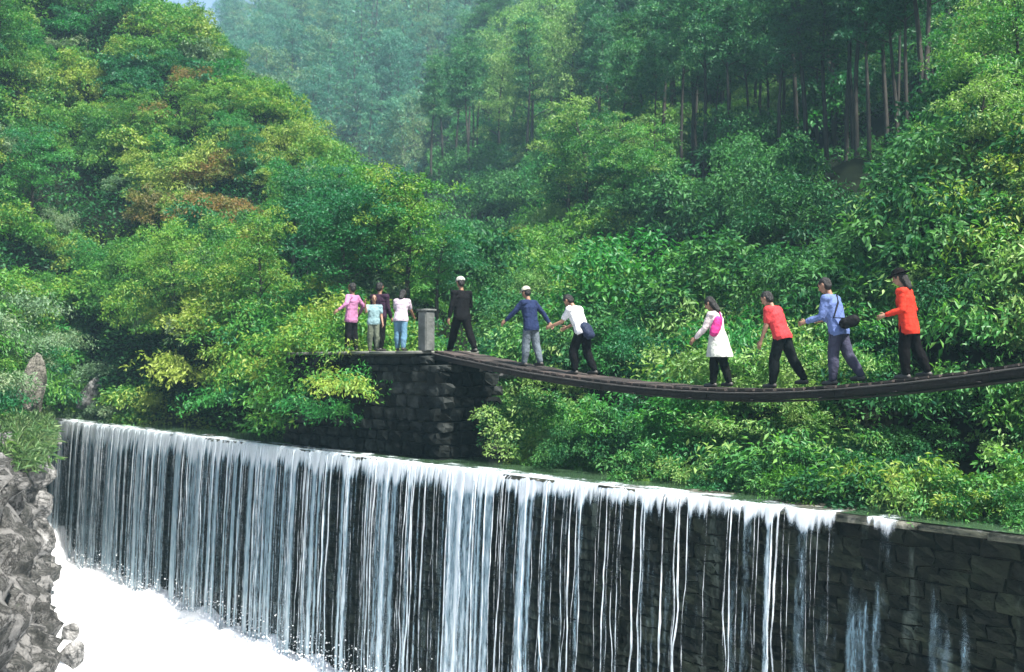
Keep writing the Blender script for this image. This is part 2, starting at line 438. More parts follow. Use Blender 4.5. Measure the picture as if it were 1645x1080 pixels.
class Hill:
    def __init__(self, name, cols, nu, nv, amp, nscale, seed, material):
        self.pxs = [c[0] for c in cols]
        P = []
        for c in cols:
            row = []
            for item in c[1]:
                if len(item) == 2: row.append(at(c[0], item[0], item[1]))
                else:   # ('z', z, d): height given
                    q = at(c[0], 585, item[2]); q[2] = item[1]; row.append(q)
            P.append(row)
        P = np.array(P)
        self.nrow = P.shape[1]
        G = catmull(P, nu)
        G = np.swapaxes(catmull(np.swapaxes(G, 0, 1), nv), 0, 1)
        nz = fbm(G * nscale, 4, seed)
        du = np.gradient(G, axis=0); dv = np.gradient(G, axis=1)
        n = np.cross(du, dv); n /= (np.linalg.norm(n, axis=-1, keepdims=True) + 1e-9)
        n *= np.sign(n[..., 2:3] + 1e-6)
        w = np.ones(nv); w[:3] = (0, .3, .7)
        self.G = G + n * (nz * amp * w[None, :])[..., None]
        self.N = n
        self.nu, self.nv = nu, nv
        me = mesh_np(name, self.G.reshape(-1, 3), grid_faces(nu, nv), smooth=True)
        self.o = link(name, me, material); tag(self.o, kind='structure')
    def s(self, px, v):
        """px: photograph column (approximately); v: row coordinate 0..nrow-1"""
        u = np.interp(px, self.pxs, np.arange(len(self.pxs))) / (len(self.pxs) - 1) * (self.nu - 1)
        w = np.asarray(v) / (self.nrow - 1) * (self.nv - 1)
        u = np.clip(u, 0, self.nu - 1.001); w = np.clip(w, 0, self.nv - 1.001)
        i = np.floor(u).astype(int); j = np.floor(w).astype(int)
        fu = (u - i)[..., None] if np.ndim(u) else u - i
        fw = (w - j)[..., None] if np.ndim(w) else w - j
        G = self.G
        return (G[i, j] * (1 - fu) * (1 - fw) + G[i + 1, j] * fu * (1 - fw) + G[i, j + 1] * (1 - fu) * fw + G[i + 1, j + 1] * fu * fw)

hillA = Hill('hillside_left', [
    (-520, [('z', 4.6, 20), (600, 22), (300, 26), (0, 30), (-400, 38), (-300, 60)]),
    (-260, [('z', 4.9, 26), (600, 29), (350, 33), (50, 38), (-380, 47), (-280, 75)]),
    (-60,  [('z', 5.0, 32), (600, 35), (380, 40), (130, 46), (-330, 58), (-230, 95)]),
    (110,  [('z', 4.9, 42.6), (590, 43.5), (400, 46), (200, 51), (-120, 62), (-60, 100)]),
    (260,  [('z', 4.7, 37.5), (590, 38.5), (430, 42), (270, 48), (20, 60), (90, 95)]),
    (380,  [('z', 4.7, 33.0), (600, 34.0), (470, 38), (340, 45), (130, 58), (210, 90)]),
    (480,  [('z', 4.7, 30.0), (610, 31.0), (520, 35), (410, 41), (235, 54), (310, 85)]),
    (570,  [('z', 4.7, 28.2), (620, 28.8), (560, 31.5), (460, 37), (320, 49), (380, 80)]),
    (660,  [('z', 4.7, 27.4), (600, 28.4), (560, 30.5), (500, 34), (405, 43), (450, 70)]),
    (730,  [('z', 4.7, 27.0), (610, 28.0), (570, 30.5), (525, 33), (470, 40), (490, 65)]),
    (810,  [('z', 4.6, 27.5), (650, 28.5), (600, 30.5), (570, 33), (530, 38), (530, 62)]),
], 90, 80, 1.1, 0.22, 3, M['soil'])

hillB = Hill('hillside_right', [
    (690,  [('z', 4.2, 34), (590, 37), (520, 44), (440, 54), (370, 66), (300, 84), (250, 105), (200, 130), (230, 170)]),
    (800,  [('z', 4.6, 25.5), (640, 28), (540, 34), (450, 46), (360, 60), (280, 78), (200, 98), (120, 120), (150, 170)]),
    (900,  [('z', 4.6, 24.0), (640, 26), (530, 31), (440, 40), (360, 54), (260, 70), (150, 92), (40, 112), (70, 160)]),
    (1050, [('z', 4.7, 22.0), (640, 24), (530, 28), (430, 35), (340, 45), (220, 60), (80, 80), (-90, 100), (-60, 150)]),
    (1220, [('z', 4.7, 20.0), (640, 22), (530, 26), (420, 32), (320, 40), (190, 53), (20, 70), (-180, 90), (-150, 140)]),
    (1400, [('z', 4.7, 18.4), (640, 20.3), (530, 23.5), (420, 28), (300, 34), (160, 45), (-30, 60), (-260, 80), (-230, 130)]),
    (1560, [('z', 4.7, 17.4), (640, 19), (510, 21), (380, 24), (250, 28), (90, 36), (-110, 50), (-340, 70), (-320, 120)]),
    (1700, [('z', 4.7, 16.4), (640, 18), (500, 19.4), (340, 21.5), (180, 24.5), (0, 30), (-220, 42), (-460, 60), (-430, 110)]),
    (2000, [('z', 4.7, 14.6), (640, 16), (470, 17), (280, 18.6), (90, 21), (-120, 26), (-380, 36), (-600, 52), (-560, 100)]),
    (2500, [('z', 4.7, 11.0), (640, 12.4), (420, 13.4), (200, 15), (-50, 18), (-300, 22), (-560, 30), (-800, 44), (-700, 90)]),
], 110, 110, 1.3, 0.2, 9, M['soil'])

hillC = Hill('mountain_far', [
    (-300, [('z', 20, 100), (200, 130), (60, 165), (0, 205), (-50, 250), (0, 330)]),
    (150,  [('z', 15, 100), (250, 130), (120, 165), (60, 205), (30, 250), (80, 330)]),
    (330,  [('z', 10, 100), (300, 125), (190, 160), (120, 200), (92, 240), (130, 320)]),
    (420,  [('z', 8, 100), (320, 120), (190, 150), (95, 190), (55, 230), (90, 310)]),
    (600,  [('z', 6, 100), (320, 118), (170, 145), (20, 180), (-120, 220), (-80, 300)]),
    (800,  [('z', 6, 100), (300, 125), (150, 150), (-20, 185), (-200, 225), (-150, 300)]),
    (1000, [('z', 8, 110), (250, 140), (80, 170), (-90, 200), (-260, 240), (-200, 310)]),
    (1400, [('z', 10, 130), (200, 160), (0, 190), (-160, 220), (-320, 260), (-260, 330)]),
], 80, 60, 4.0, 0.05, 21, M['soil'])

# ground sheet to the horizon, and the water
def sheet(name, pts, z, m):
    V = np.array([(x, y, z) for x, y in pts])
    me = mesh_np(name, V, np.arange(len(V))[None, :])
    o = link(name, me, m); tag(o, kind='structure'); return o
sheet('ground', [(-1500, -400), (1500, -400), (1500, 2000), (-1500, 2000)], -1.2, M['soil'])

# pool behind the dam
pc = [dam(S_MIN - 2, 0.0, 0)[:2], dam(S_MAX, 0.0, 0)[:2], dam(S_MAX, -30, 0)[:2], dam(S_MIN - 2, -22, 0)[:2]]
sheet('pool_water', [tuple(p) for p in pc], CREST - 0.02, M['pool'])

# foam water below the dam
def build_foam():
    ns, no = 330, 200
    s = np.linspace(-6, DL + 6, ns); o = np.linspace(0.0, 1.0, no) ** 1.5 * 30
    S_, O_ = np.meshgrid(s, o, indexing='ij')
    P = dam(S_, O_, 0)
    z = 0.16 * fbm(P * np.array((1.1, 1.1, 1)), 4, 5) + 0.10 * np.abs(fbm(P * 3.2, 3, 8))
    lump = 0.5 + 0.5 * vnoise(np.stack([S_ * 1.5, O_ * 0.8, O_ * 0], -1), 4)
    z += np.exp(-(O_ / 0.9) ** 2) * (0.20 + 0.45 * lump) * np.clip(1.3 - S_ / DL, 0.3, 1)
    z += 1.5 * np.exp(-((S_ + 0.8) / 2.2) ** 2) * np.exp(-(O_ / 2.0) ** 2) * (0.8 + 0.4 * lump)
    P[..., 2] = z
    me = mesh_np('foam_water', P.reshape(-1, 3), grid_faces(ns, no), smooth=True)
    o_ = link('foam_water', me, M['foam']); tag(o_, kind='structure')
build_foam()

# ------------------------------------------------------------------ stones (shared rough blocks)
def stone_mesh(name, seed, m, rough=0.10, rnd=0.25):
    bm = bmesh.new(); bmesh.ops.create_cube(bm, size=1.0)
    bmesh.ops.subdivide_edges(bm, edges=bm.edges[:], cuts=1, use_grid_fill=True)
    r = random.Random(seed)
    for v in bm.verts:
        c = v.co.copy(); l = c.length
        rr = 0.5 / l
        v.co = c * (1 - rnd) + c * rr * rnd
        v.co += Vector((r.uniform(-1, 1), r.uniform(-1, 1), r.uniform(-1, 1))) * rough * 0.5
    me = bpy.data.meshes.new(name); bm.to_mesh(me); bm.free()
    me.materials.append(m)
    return me
def mesh_arrays(me):
    V = np.zeros(len(me.vertices) * 3); me.vertices.foreach_get('co', V)
    F = np.array([tuple(p.vertices) for p in me.polygons]); return V.reshape(-1, 3), F

def stone_wall(parent, origin, ex, en, length, z0, z1, w, h, meshes, max_parts, prio, material, face=0.0, batter=0.0, depth=0.3, seed=1, stuff_name='far_stone_courses'):
    """Courses of rough stones; ex along, en outwards.  Single stones nearest the eye, the rest joined."""
    r = random.Random(seed)
    items = []
    z = z0
    yaw = math.atan2(ex[1], ex[0])
    while z < z1 - 0.05:
        hh = min(h * r.uniform(0.8, 1.25), z1 - z)
        x = -r.uniform(0, w)
        while x < length:
            ww = w * r.uniform(0.55, 1.45)
            cx = min(max(x + ww / 2, 0.05), length)
            oo = face + batter * (z1 - z) + r.uniform(-0.025, 0.02)
            p = np.array(origin) + np.append(np.array(ex) * cx + np.array(en) * (oo - depth / 2), 0)
            p[2] = z + hh / 2
            items.append((p, (ww - 0.008, depth, hh - 0.006), yaw, r.uniform(-0.05, 0.05), r.randrange(len(meshes))))
            x += ww
        z += hh
    items.sort(key=lambda it: prio(it[0]))
    arrs = [mesh_arrays(m) for m in meshes]
    rest = []
    for k, (p, sc_, yw, tilt, mi) in enumerate(items):
        if k < max_parts:
            o = bpy.data.objects.new('stone', meshes[mi]); C.objects.link(o)
            o.parent = parent; o.location = Vector(p) - parent.location
            o.scale = sc_; o.rotation_euler = (tilt, tilt, yw)
        else:
            V, F = arrs[mi]
            c, s_ = math.cos(yw), math.sin(yw)
            Vv = V * np.array(sc_)
            Vv = np.stack([Vv[:, 0] * c - Vv[:, 1] * s_, Vv[:, 0] * s_ + Vv[:, 1] * c, Vv[:, 2]], 1) + p - np.array(parent.location)
            rest.append((Vv, F))
    if rest:
        V, F = join_np(rest)
        o = link(stuff_name, mesh_np(stuff_name, V, F), material, parent); tag(o, kind='stuff')

def box_np(x0, x1, y0, y1, z0, z1):
    V = np.array([(x, y, z) for x in (x0, x1) for y in (y0, y1) for z in (z0, z1)], float)
    F = np.array([(0, 1, 3, 2), (4, 6, 7, 5), (0, 4, 5, 1), (2, 3, 7, 6), (0, 2, 6, 4), (1, 5, 7, 3)])
    return V, F
def place_np(VF, origin, ex, en):
    V, F = VF
    W = np.stack([origin[0] + ex[0] * V[:, 0] + en[0] * V[:, 1], origin[1] + ex[1] * V[:, 0] + en[1] * V[:, 1], V[:, 2]], 1)
    return W, F

dam_stones = [stone_mesh('dam_block', 40 + i, M['dam_stone'], rough=0.16, rnd=0.12) for i in range(8)]
wall_stones = [stone_mesh('rubble_stone', 60 + i, M['wall_stone'], rough=0.2, rnd=0.5) for i in range(8)]

droot = empty('dam', (D0[0], D0[1], 0))
tag(droot, 'dark wet masonry dam that the water spills over, running across the stream', 'dam')
V, F = place_np(box_np(S_MIN, S_MAX, -1.2, 0.04, -1.0, CREST - 0.12), (0, 0), DE, DN)
link('core', mesh_np('dam_core', V, F), M['mortar'], droot)
eye2 = np.array((1.0, 0.0, 6.0))
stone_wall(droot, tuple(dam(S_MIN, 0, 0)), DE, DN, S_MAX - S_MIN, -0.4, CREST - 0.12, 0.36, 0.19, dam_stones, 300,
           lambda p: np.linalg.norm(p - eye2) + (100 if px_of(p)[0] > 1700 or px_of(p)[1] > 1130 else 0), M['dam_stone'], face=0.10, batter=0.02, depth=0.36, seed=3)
# coping slabs along the crest
r_ = random.Random(5)
x = S_MIN
while x < S_MAX:
    w_ = r_.uniform(0.8, 1.5)
    V, F = box_np(0.012, w_ - 0.012, -0.62, 0.14 + r_.uniform(-0.02, 0.03), CREST - 0.115, CREST - 0.03 + r_.uniform(-0.015, 0.01))
    n_ = len(V)
    V = V + np.random.default_rng(int(x * 100) + 999).uniform(-0.012, 0.012, V.shape)
    V, F = place_np((V, F), dam(x, 0, 0) - np.append(D0, 0), DE, DN)
    o = link('coping_slab', mesh_np('coping_slab', V, F), M['coping'], droot)
    x += w_

# ------------------------------------------------------------------ falling water
def px_at_s(s):
    return px_of(dam(s, 0, CREST))[0]
def n1(x, seed):
    x = np.asarray(x, float)
    return vnoise(np.stack([x, x * 0 + 0.37, x * 0 + 0.71], -1), seed)
def density(s):
    px = px_at_s(s)
    d = np.interp(px, [80, 300, 500, 800, 1000, 1150, 1300, 1345, 1358, 1400, 1412, 1440, 1455, 1700],
                      [1.0, 0.95, 0.80, 0.68, 0.60, 0.52, 0.44, 0.40, 0.04, 0.08, 0.30, 0.30, 0.12, 0.11])
    return d
def fall_profile(drop, off=0.0):
    """outward distance of the water from the crest line after falling DROP metres"""
    return 0.17 + off + 0.10 * np.sqrt(np.maximum(drop, 0)) + 0.012 * drop
wroot = empty('waterfall', tuple(dam(DL / 2, 0.2, 0)))
tag(wroot, 'long white curtain of thin water streams falling over the dam face', 'waterfall')
WL = np.array(wroot.location)

def build_curtain(name, ns, off, mode, seed):
    s = np.linspace(-0.6, DL + 3, ns)
    nd = 96
    # first rows lie on the coping, then the drop
    top = np.linspace(-0.55, 0.12, 8)
    drop = np.linspace(0, 1, nd) ** 1.3 * (CREST + 0.1)
    S_, T_ = np.meshgrid(s, np.arange(8 + nd), indexing='ij')
    O_ = np.where(T_ < 8, top[np.minimum(T_, 7)], 0); Dp = drop[np.clip(T_ - 8, 0, nd - 1)] * (T_ >= 8)
    dens = density(s)
    wob = 0.05 * n1(Dp.ravel() * 1.3 + 3 + S_.ravel() * 0.6, seed + 3).reshape(Dp.shape) + 0.012 * n1(Dp.ravel() * 6 + S_.ravel() * 3, seed + 4).reshape(Dp.shape)
    X = S_ + wob * np.clip(Dp, 0, 3)
    strand = 0.5 + 0.5 * (0.40 * n1(X.ravel() * 3.4, seed) + 0.44 * n1(X.ravel() * 9.5, seed + 1) + 0.36 * n1(X.ravel() * 21, seed + 2)).reshape(X.shape)
    lipn = 0.5 + (0.28 * n1(S_.ravel() * 2.1, seed + 7) + 0.45 * n1(S_.ravel() * 8.3, seed + 8)).reshape(S_.shape)
    D2 = dens[:, None] + 0 * Dp
    if mode == 'sheet':
        lip = np.clip(1 - Dp / (0.12 + 0.85 * D2 ** 1.6 * (0.2 + lipn)), 0, 1) ** 0.8          # whole sheet just under the lip
        cov = -0.29 + 0.80 * D2 + 0.95 * (strand - 0.5) * 2.3 + lip * 0.95 * np.minimum(1, D2 * 2.2)
        cov -= 0.10 * np.clip(Dp / 5, 0, 1) * (1 - D2)
        cov = np.where(D2 < 0.13, -0.45 + 0.9 * (strand - 0.5) + 0.5 * lip * (D2 > 0.05), cov)
        wht = 0.15 + 1.3 * (strand - 0.42) + 1.1 * lip
    else:
        # spray stripes on the lower face
        px = px_at_s(s)[:, None]
        low = np.clip((Dp - 0.1 - 0.5 * lipn) / 0.9, 0, 1)
        zone = np.interp(px, [900, 1150, 1250, 1420, 1480, 1520, 1560, 1645], [0.15, 0.5, 0.9, 1.0, 0.55, 1.1, 1.1, 0.7])
        cov = -0.30 + low * zone * 0.42 * (0.55 + 0.9 * lipn) + 0.95 * (strand - 0.5) * 2.2
        cov = np.where(zone * low < 0.02, -1, cov)
        wht = -0.02 + 0.8 * (strand - 0.45)
    thick = np.clip(strand, 0, 1) * 0.05
    out_ = np.where(T_ < 8, O_, fall_profile(Dp, off) - 0.05 + 0.02 * (mode == 'spray'))
    zz = np.where(T_ < 8, CREST - 0.01 + 0.015 * np.clip((0.1 - O_) * 2, 0, 1) + 0.01 * strand, CREST - 0.01 - Dp)
    out_ = out_ + np.where(T_ >= 8, thick, 0)
    topw = 0.8 * np.ones_like(cov)
    tn = fbm(np.stack([S_ * 2.2, O_ * 5, O_ * 0], -1), 3, 31)
    edge = np.clip((O_ + 0.42) / 0.2, 0, 1)
    covtop = np.where(D2 > 0.3, 0.35 + 0.5 * tn - 1.2 * (1 - edge), -0.3 + D2 * 2 + 0.5 * tn - (1 - edge))
    cov = np.where(T_ < 8, covtop, cov); wht = np.where(T_ < 8, 0.75 + 0.5 * tn, wht)
    P = dam(X, out_, zz) - WL
    me = mesh_np(name, P.reshape(-1, 3), grid_faces(*S_.shape), smooth=True, attrs={'cover': cov, 'white': wht})
    o = link(name, me, M['fall'], wroot)
    return o
tag(build_curtain('water_sheet', 1900, 0.0, 'sheet', 50), kind='stuff')
tag(build_curtain('wall_spray', 900, 0.02, 'spray', 80), kind='stuff')

# single streams
rs = random.Random(21)
streams = []
s = -0.2
while s < DL + 0.6:
    d_ = float(density(np.array([s]))[0])
    if d_ < 0.1: s += 0.3; continue
    s += rs.choice((0.035, 0.07, 0.12, 0.2, 0.3)) * rs.uniform(0.6, 1.3) / (0.35 + d_) ** 0.9
    if float(density(np.array([s]))[0]) > 0.2: streams.append(s)
if len(streams) > 290: streams = sorted(rs.sample(streams, 290))
print('streams', len(streams))
for s in streams:
    d_ = float(density(np.array([s]))[0])
    big = rs.random() < 0.3
    w0 = rs.uniform(0.018, 0.032) if big else rs.uniform(0.007, 0.017)
    full = CREST + 0.1
    n = 44
    dp = (np.linspace(0, 1, n) ** 1.1) * full
    ph = rs.uniform(0, 50)
    xw = 0.035 * n1(dp * 1.3 + ph, 5) * np.minimum(dp, 2) + 0.010 * n1(dp * 5.5 + ph, 6) * np.minimum(dp, 1.2)
    w0 *= 0.45 + 0.55 * min(1.0, d_ * 1.25)
    ww = w0 * (1 + 0.45 * n1(dp * 3 + ph, 7)) * (0.9 + 0.5 * dp / full)
    ww[0] *= 2.2; ww[1] *= 1.5
    oo = fall_profile(dp, rs.uniform(-0.02, 0.05)); oo[0] -= 0.1
    th = ww * 0.35
    cx = s + xw
    ring = [(-1, 0), (-0.4, 1), (0.4, 1), (1, 0), (0, -0.8)]
    P = np.stack([dam(cx + a_ * ww, oo + b_ * th, CREST - 0.0 - dp) for a_, b_ in ring], 1) - WL
    k = len(ring)
    Fq = [(i * k + j, i * k + (j + 1) % k, (i + 1) * k + (j + 1) % k, (i + 1) * k + j) for i in range(n - 1) for j in range(k)]
    base = (0.62 if big else 0.46) + 0.40 * min(0.0, d_ - 0.62)
    reach = rs.uniform(0.8, 1.4) if rs.random() < 0.35 + 0.6 * d_ else rs.uniform(0.15, 0.5)
    cv = base + 0.22 * n1(dp * 1.1 + ph, 9) - 0.10 * dp / full - 0.7 * np.clip(dp / full - reach, 0, 1)
    cvr = cv[:, None] + np.array((-0.38, 0.05, 0.05, -0.38, 0.0))[None, :]
    me = mesh_np('stream', P.reshape(-1, 3), Fq, smooth=True, attrs={'cover': cvr.ravel(), 'white': np.repeat(0.95 - 0.45 * dp / full, k)})
    link('stream', me, M['fall'], wroot)

# foam beads thrown up along the foot
rb = np.random.default_rng(8)
n = 9000
ss = rb.uniform(-0.4, DL, n); oo = np.abs(rb.normal(0.3, 0.45, n)); zz = np.abs(rb.normal(0, 0.38, n)) * np.clip(1.4 - oo, 0.2, 1) + 0.15
cc = dam(ss, oo, zz); rr = rb.uniform(0.006, 0.022, n)
tet = np.array([(1, 0, 0), (-1, 0, 0), (0, 1, 0), (0, -1, 0), (0, 0, 1), (0, 0, -1)], float)
tf = np.array([(0, 2, 4), (2, 1, 4), (1, 3, 4), (3, 0, 4), (2, 0, 5), (1, 2, 5), (3, 1, 5), (0, 3, 5)])
V = (cc[:, None, :] + tet[None] * rr[:, None, None]).reshape(-1, 3)
F = (tf[None] + 6 * np.arange(n)[:, None, None]).reshape(-1, 3)
tag(link('spray_droplets', mesh_np('spray_droplets', V, F, smooth=True), M['foam']), 'white spray thrown up along the foot of the dam', 'spray', kind='stuff')

# ------------------------------------------------------------------ rocks of the left bank
def rock_mesh(name, seed, sub=3, m=None, lay=0.0):
    bm = bmesh.new(); bmesh.ops.create_icosphere(bm, subdivisions=sub, radius=1.0)
    V = np.array([v.co[:] for v in bm.verts])
    rr = np.random.default_rng(seed)
    # planar cuts give broken faces
    for _ in range(16):
        nrm = rr.normal(size=3); nrm /= np.linalg.norm(nrm); h = rr.uniform(0.5, 0.8)
        d = V @ nrm
        V = V - np.where(d > h, d - h, 0)[:, None] * nrm[None, :] * 0.9
    V *= (1 + 0.12 * fbm(V * 1.7 + seed, 4, seed))[:, None]
    V += 0.07 * np.stack([fbm(V * 4 + 5, 3, seed + 1), fbm(V * 4 + 9, 3, seed + 2), fbm(V * 4 + 13, 3, seed + 3)], 1)
    for v, c in zip(bm.verts, V): v.co = c
    me = bpy.data.meshes.new(name); bm.to_mesh(me); bm.free(); me.materials.append(m or M['rock'])
    return me
rocks = [rock_mesh('boulder', 100 + i, 4) for i in range(6)]

# the rough rock bank itself
def build_bank():
    nd, nh = 150, 90
    ds = np.linspace(47, 10, nd); hs = np.linspace(0, 1, nh)
    P = np.zeros((nd, nh, 3))
    for i, d in enumerate(ds):
        edge = at(68 - 4 * math.sin(d * 0.7), 900, d)
        topz = 5.2 if d < 38 else 4.9
        for j, h in enumerate(hs):
            if h < 0.62:
                t = h / 0.62
                x = edge[0] - 0.55 * t ** 1.5 * 1.6; z = -1 + (topz + 1) * t
            else:
                t = (h - 0.62) / 0.38
                x = edge[0] - 0.9 - 9 * t; z = topz + 0.9 * t * 0.6
            P[i, j] = (x, d, z)
    nz = fbm(P * np.array((0.9, 0.9, 1.3)), 5, 77, 0.55)
    rid = 1 - np.abs(fbm(P * np.array((1.5, 1.5, 2.2)), 4, 33)) * 2
    w = np.clip(1 - (hs - 0.62) * 2, 0.4, 1)[None, :]
    P[..., 0] += (nz * 0.9 + rid * 0.28 - 0.25) * w
    P[..., 2] += (nz * 0.5) * np.clip(hs[None, :] * 3, 0, 1)
    P[..., 1] += rid * 0.3
    me = mesh_np('rock_bank', P.reshape(-1, 3), grid_faces(nd, nh), smooth=False)
    tag(link('rock_bank', me, M['rock_bank']), kind='structure')
build_bank()

def boulder(px, py, d, r, k, label, group='boulders piled on the left bank', name='boulder', sq=(1, 1, 1), me=None, cat='boulder'):
    o = bpy.data.objects.new(name, me or rocks[k % 6]); C.objects.link(o)
    o.location = at(px, py, d)
    o.scale = (r * sq[0], r * sq[1], r * sq[2])
    o.rotation_euler = (k * 1.3, k * 2.1, k * 0.9) if me is None else (0, 0, k)
    tag(o, label, cat, group)
    return o
RB = [
    (38, 735, 30.0, 0.95, 'large pale grey boulder on top of the rock pile at the left edge'),
    (-20, 715, 29, 0.9, 'grey boulder half cut by the left frame edge, beside the top pale boulder'),
    (62, 812, 29.5, 0.55, 'brownish angular boulder beside the left end of the waterfall'),
    (18, 820, 27, 0.62, 'pale boulder in the middle of the left rock pile'),
    (55, 872, 26.5, 0.62, 'light grey boulder leaning over the foam, below the brownish one'),
    (0, 888, 25, 0.55, 'whitish boulder at the left frame edge halfway down the pile'),
    (50, 940, 25, 0.58, 'white cracked boulder above the darkest ledge of the pile'),
    (12, 960, 24, 0.60, 'grey wedge shaped boulder low on the left frame edge'),
    (52, 1000, 24.0, 0.52, 'dark streaked boulder touching the white foam'),
    (14, 1040, 23, 0.6, 'dark grey boulder in the bottom left corner'),
    (54, 1068, 23.0, 0.48, 'small grey boulder at the foot of the pile in the foam'),
    (66, 760, 33, 0.5, 'mossy boulder tucked against the left end of the dam'),
    (84, 705, 38.5, 0.45, 'small mossy boulder wedged at the dam corner'),
    (36, 905, 25.6, 0.38, 'small pale stone wedged between the halfway boulders'),
    (34, 1000, 23.6, 0.40, 'small whitish stone between the lowest boulders'),
    (36, 790, 28.4, 0.42, 'small rounded stone under the large top boulder'),
]
for k, (px, py, d, r, lb) in enumerate(RB):
    boulder(px, py, d, r, k, lb, sq=(1.0, 1.05, 0.8))
for k, (px, py, d, r) in enumerate([(120, 1052, 24.8, 0.35), (112, 1015, 26.2, 0.28)]):
    boulder(px, py, d, r, k + 20, ['low wet rock half sunk in foam near the bottom left', 'small rock washed by foam just above the low wet one'][k], group='rocks washed by the foam')
pil = rock_mesh('rock_pillar', 311, 4, M['rock_brown'])
boulder(52, 625, 34.5, 0.62, 0.4, 'upright brown rock pillar standing in shrubs above the boulders', group=None, name='rock_pillar', sq=(0.7, 0.7, 2.2), me=pil, cat='rock')
boulder(146, 636, 40.5, 0.50, 0.9, 'leaning grey rock slab on the bank beside the waterfall corner', group=None, name='rock_slab', sq=(0.8, 0.8, 1.9), me=rock_mesh('rock_slab', 317, 4), cat='rock').rotation_euler = (0.1, 0.35, 0.4)
boulder(818, 600, 25.6, 0.22, 3, 'small white stone under the bridge beside the abutment', group=None, name='white_stone', sq=(1.3, 1, 0.7), cat='stone')

# ------------------------------------------------------------------ bridge and abutment
def bd(px): return 1.0 / (0.04167 + (px - 740) * 2.474e-5)
_bp = [(540, 561), (640, 562), (722, 563.5), (800, 581), (900, 599), (1000, 612), (1100, 621), (1180, 625), (1250, 626), (1350, 620), (1460, 610), (1560, 598), (1645, 586), (1750, 569), (1860, 550), (1990, 528)]
_bpx = np.array([p[0] for p in _bp]); _bpy = np.array([p[1] for p in _bp])
def bridge_pt(px):
    return at(px, float(np.interp(px, _bpx, _bpy)), bd(px))
dense = np.linspace(722, 1960, 120)
BP = np.array([bridge_pt(p) for p in dense])
zs = BP[:, 2].copy()
for _ in range(60): zs[1:-1] = (zs[:-2] + zs[2:] + zs[1:-1]) / 3
BP[:, 2] = zs
BLEN = np.concatenate([[0], np.cumsum(np.linalg.norm(np.diff(BP, axis=0), axis=1))])
BE = (BP[-1] - BP[0])[:2]; BE = BE / np.linalg.norm(BE)
BN = np.array((BE[1], -BE[0]));
if np.dot(BN, -BP[0][:2]) < 0: BN = -BN
def bl(t): return np.array([np.interp(t, BLEN, BP[:, k]) for k in range(3)])
TOT = BLEN[-1]

broot = empty('rope_bridge', tuple(BP[0]))
tag(broot, 'sagging plank footbridge without handrails hanging between the banks, people on it', 'bridge')
B0 = BP[0]
pv, pf = box_np(-0.5, 0.5, -0.5, 0.5, -0.5, 0.5)
bmx = bmesh.new(); bmesh.ops.create_cube(bmx, size=1); bmesh.ops.bevel(bmx, geom=bmx.edges[:], offset=0.06, segments=1, affect='EDGES')
plank_me = bpy.data.meshes.new('plank'); bmx.to_mesh(plank_me); bmx.free(); plank_me.materials.append(M['wood_top'])
yawb = math.atan2(BE[1], BE[0])
t = 0.1
rk = random.Random(3)
def deck_z(p2):
    t_ = np.dot(np.array(p2[:2]) - B0[:2], BE); return float(bl(max(0, t_))[2])
while t < TOT:
    p = bl(t); q = bl(min(t + 0.1, TOT)); sl = math.atan2(q[2] - p[2], 0.1) if t < TOT - 0.1 else 0
    o = bpy.data.objects.new('plank', plank_me); C.objects.link(o); o.parent = broot
    o.location = Vector((p[0], p[1], p[2] - 0.022)) - broot.location
    o.scale = (0.165, 0.96 + rk.uniform(-0.06, 0.06), 0.042)
    o.rotation_euler = (rk.uniform(-0.015, 0.015), -sl + rk.uniform(-0.02, 0.02), yawb + rk.uniform(-0.02, 0.02))
    t += 0.185
# long side timbers, each about 2.4 m, both sides
for side in (-1, 1):
    t = 0.0
    while t < TOT - 0.3:
        t1 = min(t + 2.4, TOT)
        ts = np.linspace(t, t1 - 0.01, 8)
        pts = np.array([bl(x_) for x_ in ts])
        hw, hh = 0.045, 0.068
        ring = [(-hw, -hh), (hw, -hh), (hw, hh), (-hw, hh)]
        V = []
        for p in pts:
            for a_, b_ in ring:
                V.append((p[0] + BN[0] * (side * 0.43 + a_), p[1] + BN[1] * (side * 0.43 + a_), p[2] - 0.118 + b_ + 0.006 * math.sin(p[0] * 9)))
        V = np.array(V) - B0
        F = [(i * 4 + j, i * 4 + (j + 1) % 4, (i + 1) * 4 + (j + 1) % 4, (i + 1) * 4 + j) for i in range(7) for j in range(4)]
        F += [(0, 1, 2, 3), (31, 30, 29, 28)]
        link('side_timber', mesh_np('side_timber', V, F), M['wood_dark'], broot)
        t = t1
for off, dz, rr in ((-0.50, -0.07, 0.016), (0.50, -0.07, 0.016), (-0.16, -0.215, 0.018), (0.16, -0.215, 0.018)):
    pts = np.array([bl(x_) + np.array((BN[0] * off, BN[1] * off, dz)) for x_ in np.linspace(0, TOT, 50)]) - B0
    V, F = tube(pts, [rr] * 50, 6)
    link('cable', mesh_np('cable', V, F, smooth=True), M['steel'], broot)
t = 0.6
while t < TOT:
    p = bl(t) - B0
    V, F = box_np(-0.04, 0.04, -0.52, 0.52, -0.195, -0.172)
    V, F = place_np((V, F), p, BE, BN); V[:, 2] += p[2]
    link('cross_bearer', mesh_np('cross_bearer', V, F), M['wood_dark'], broot)
    t += 1.25

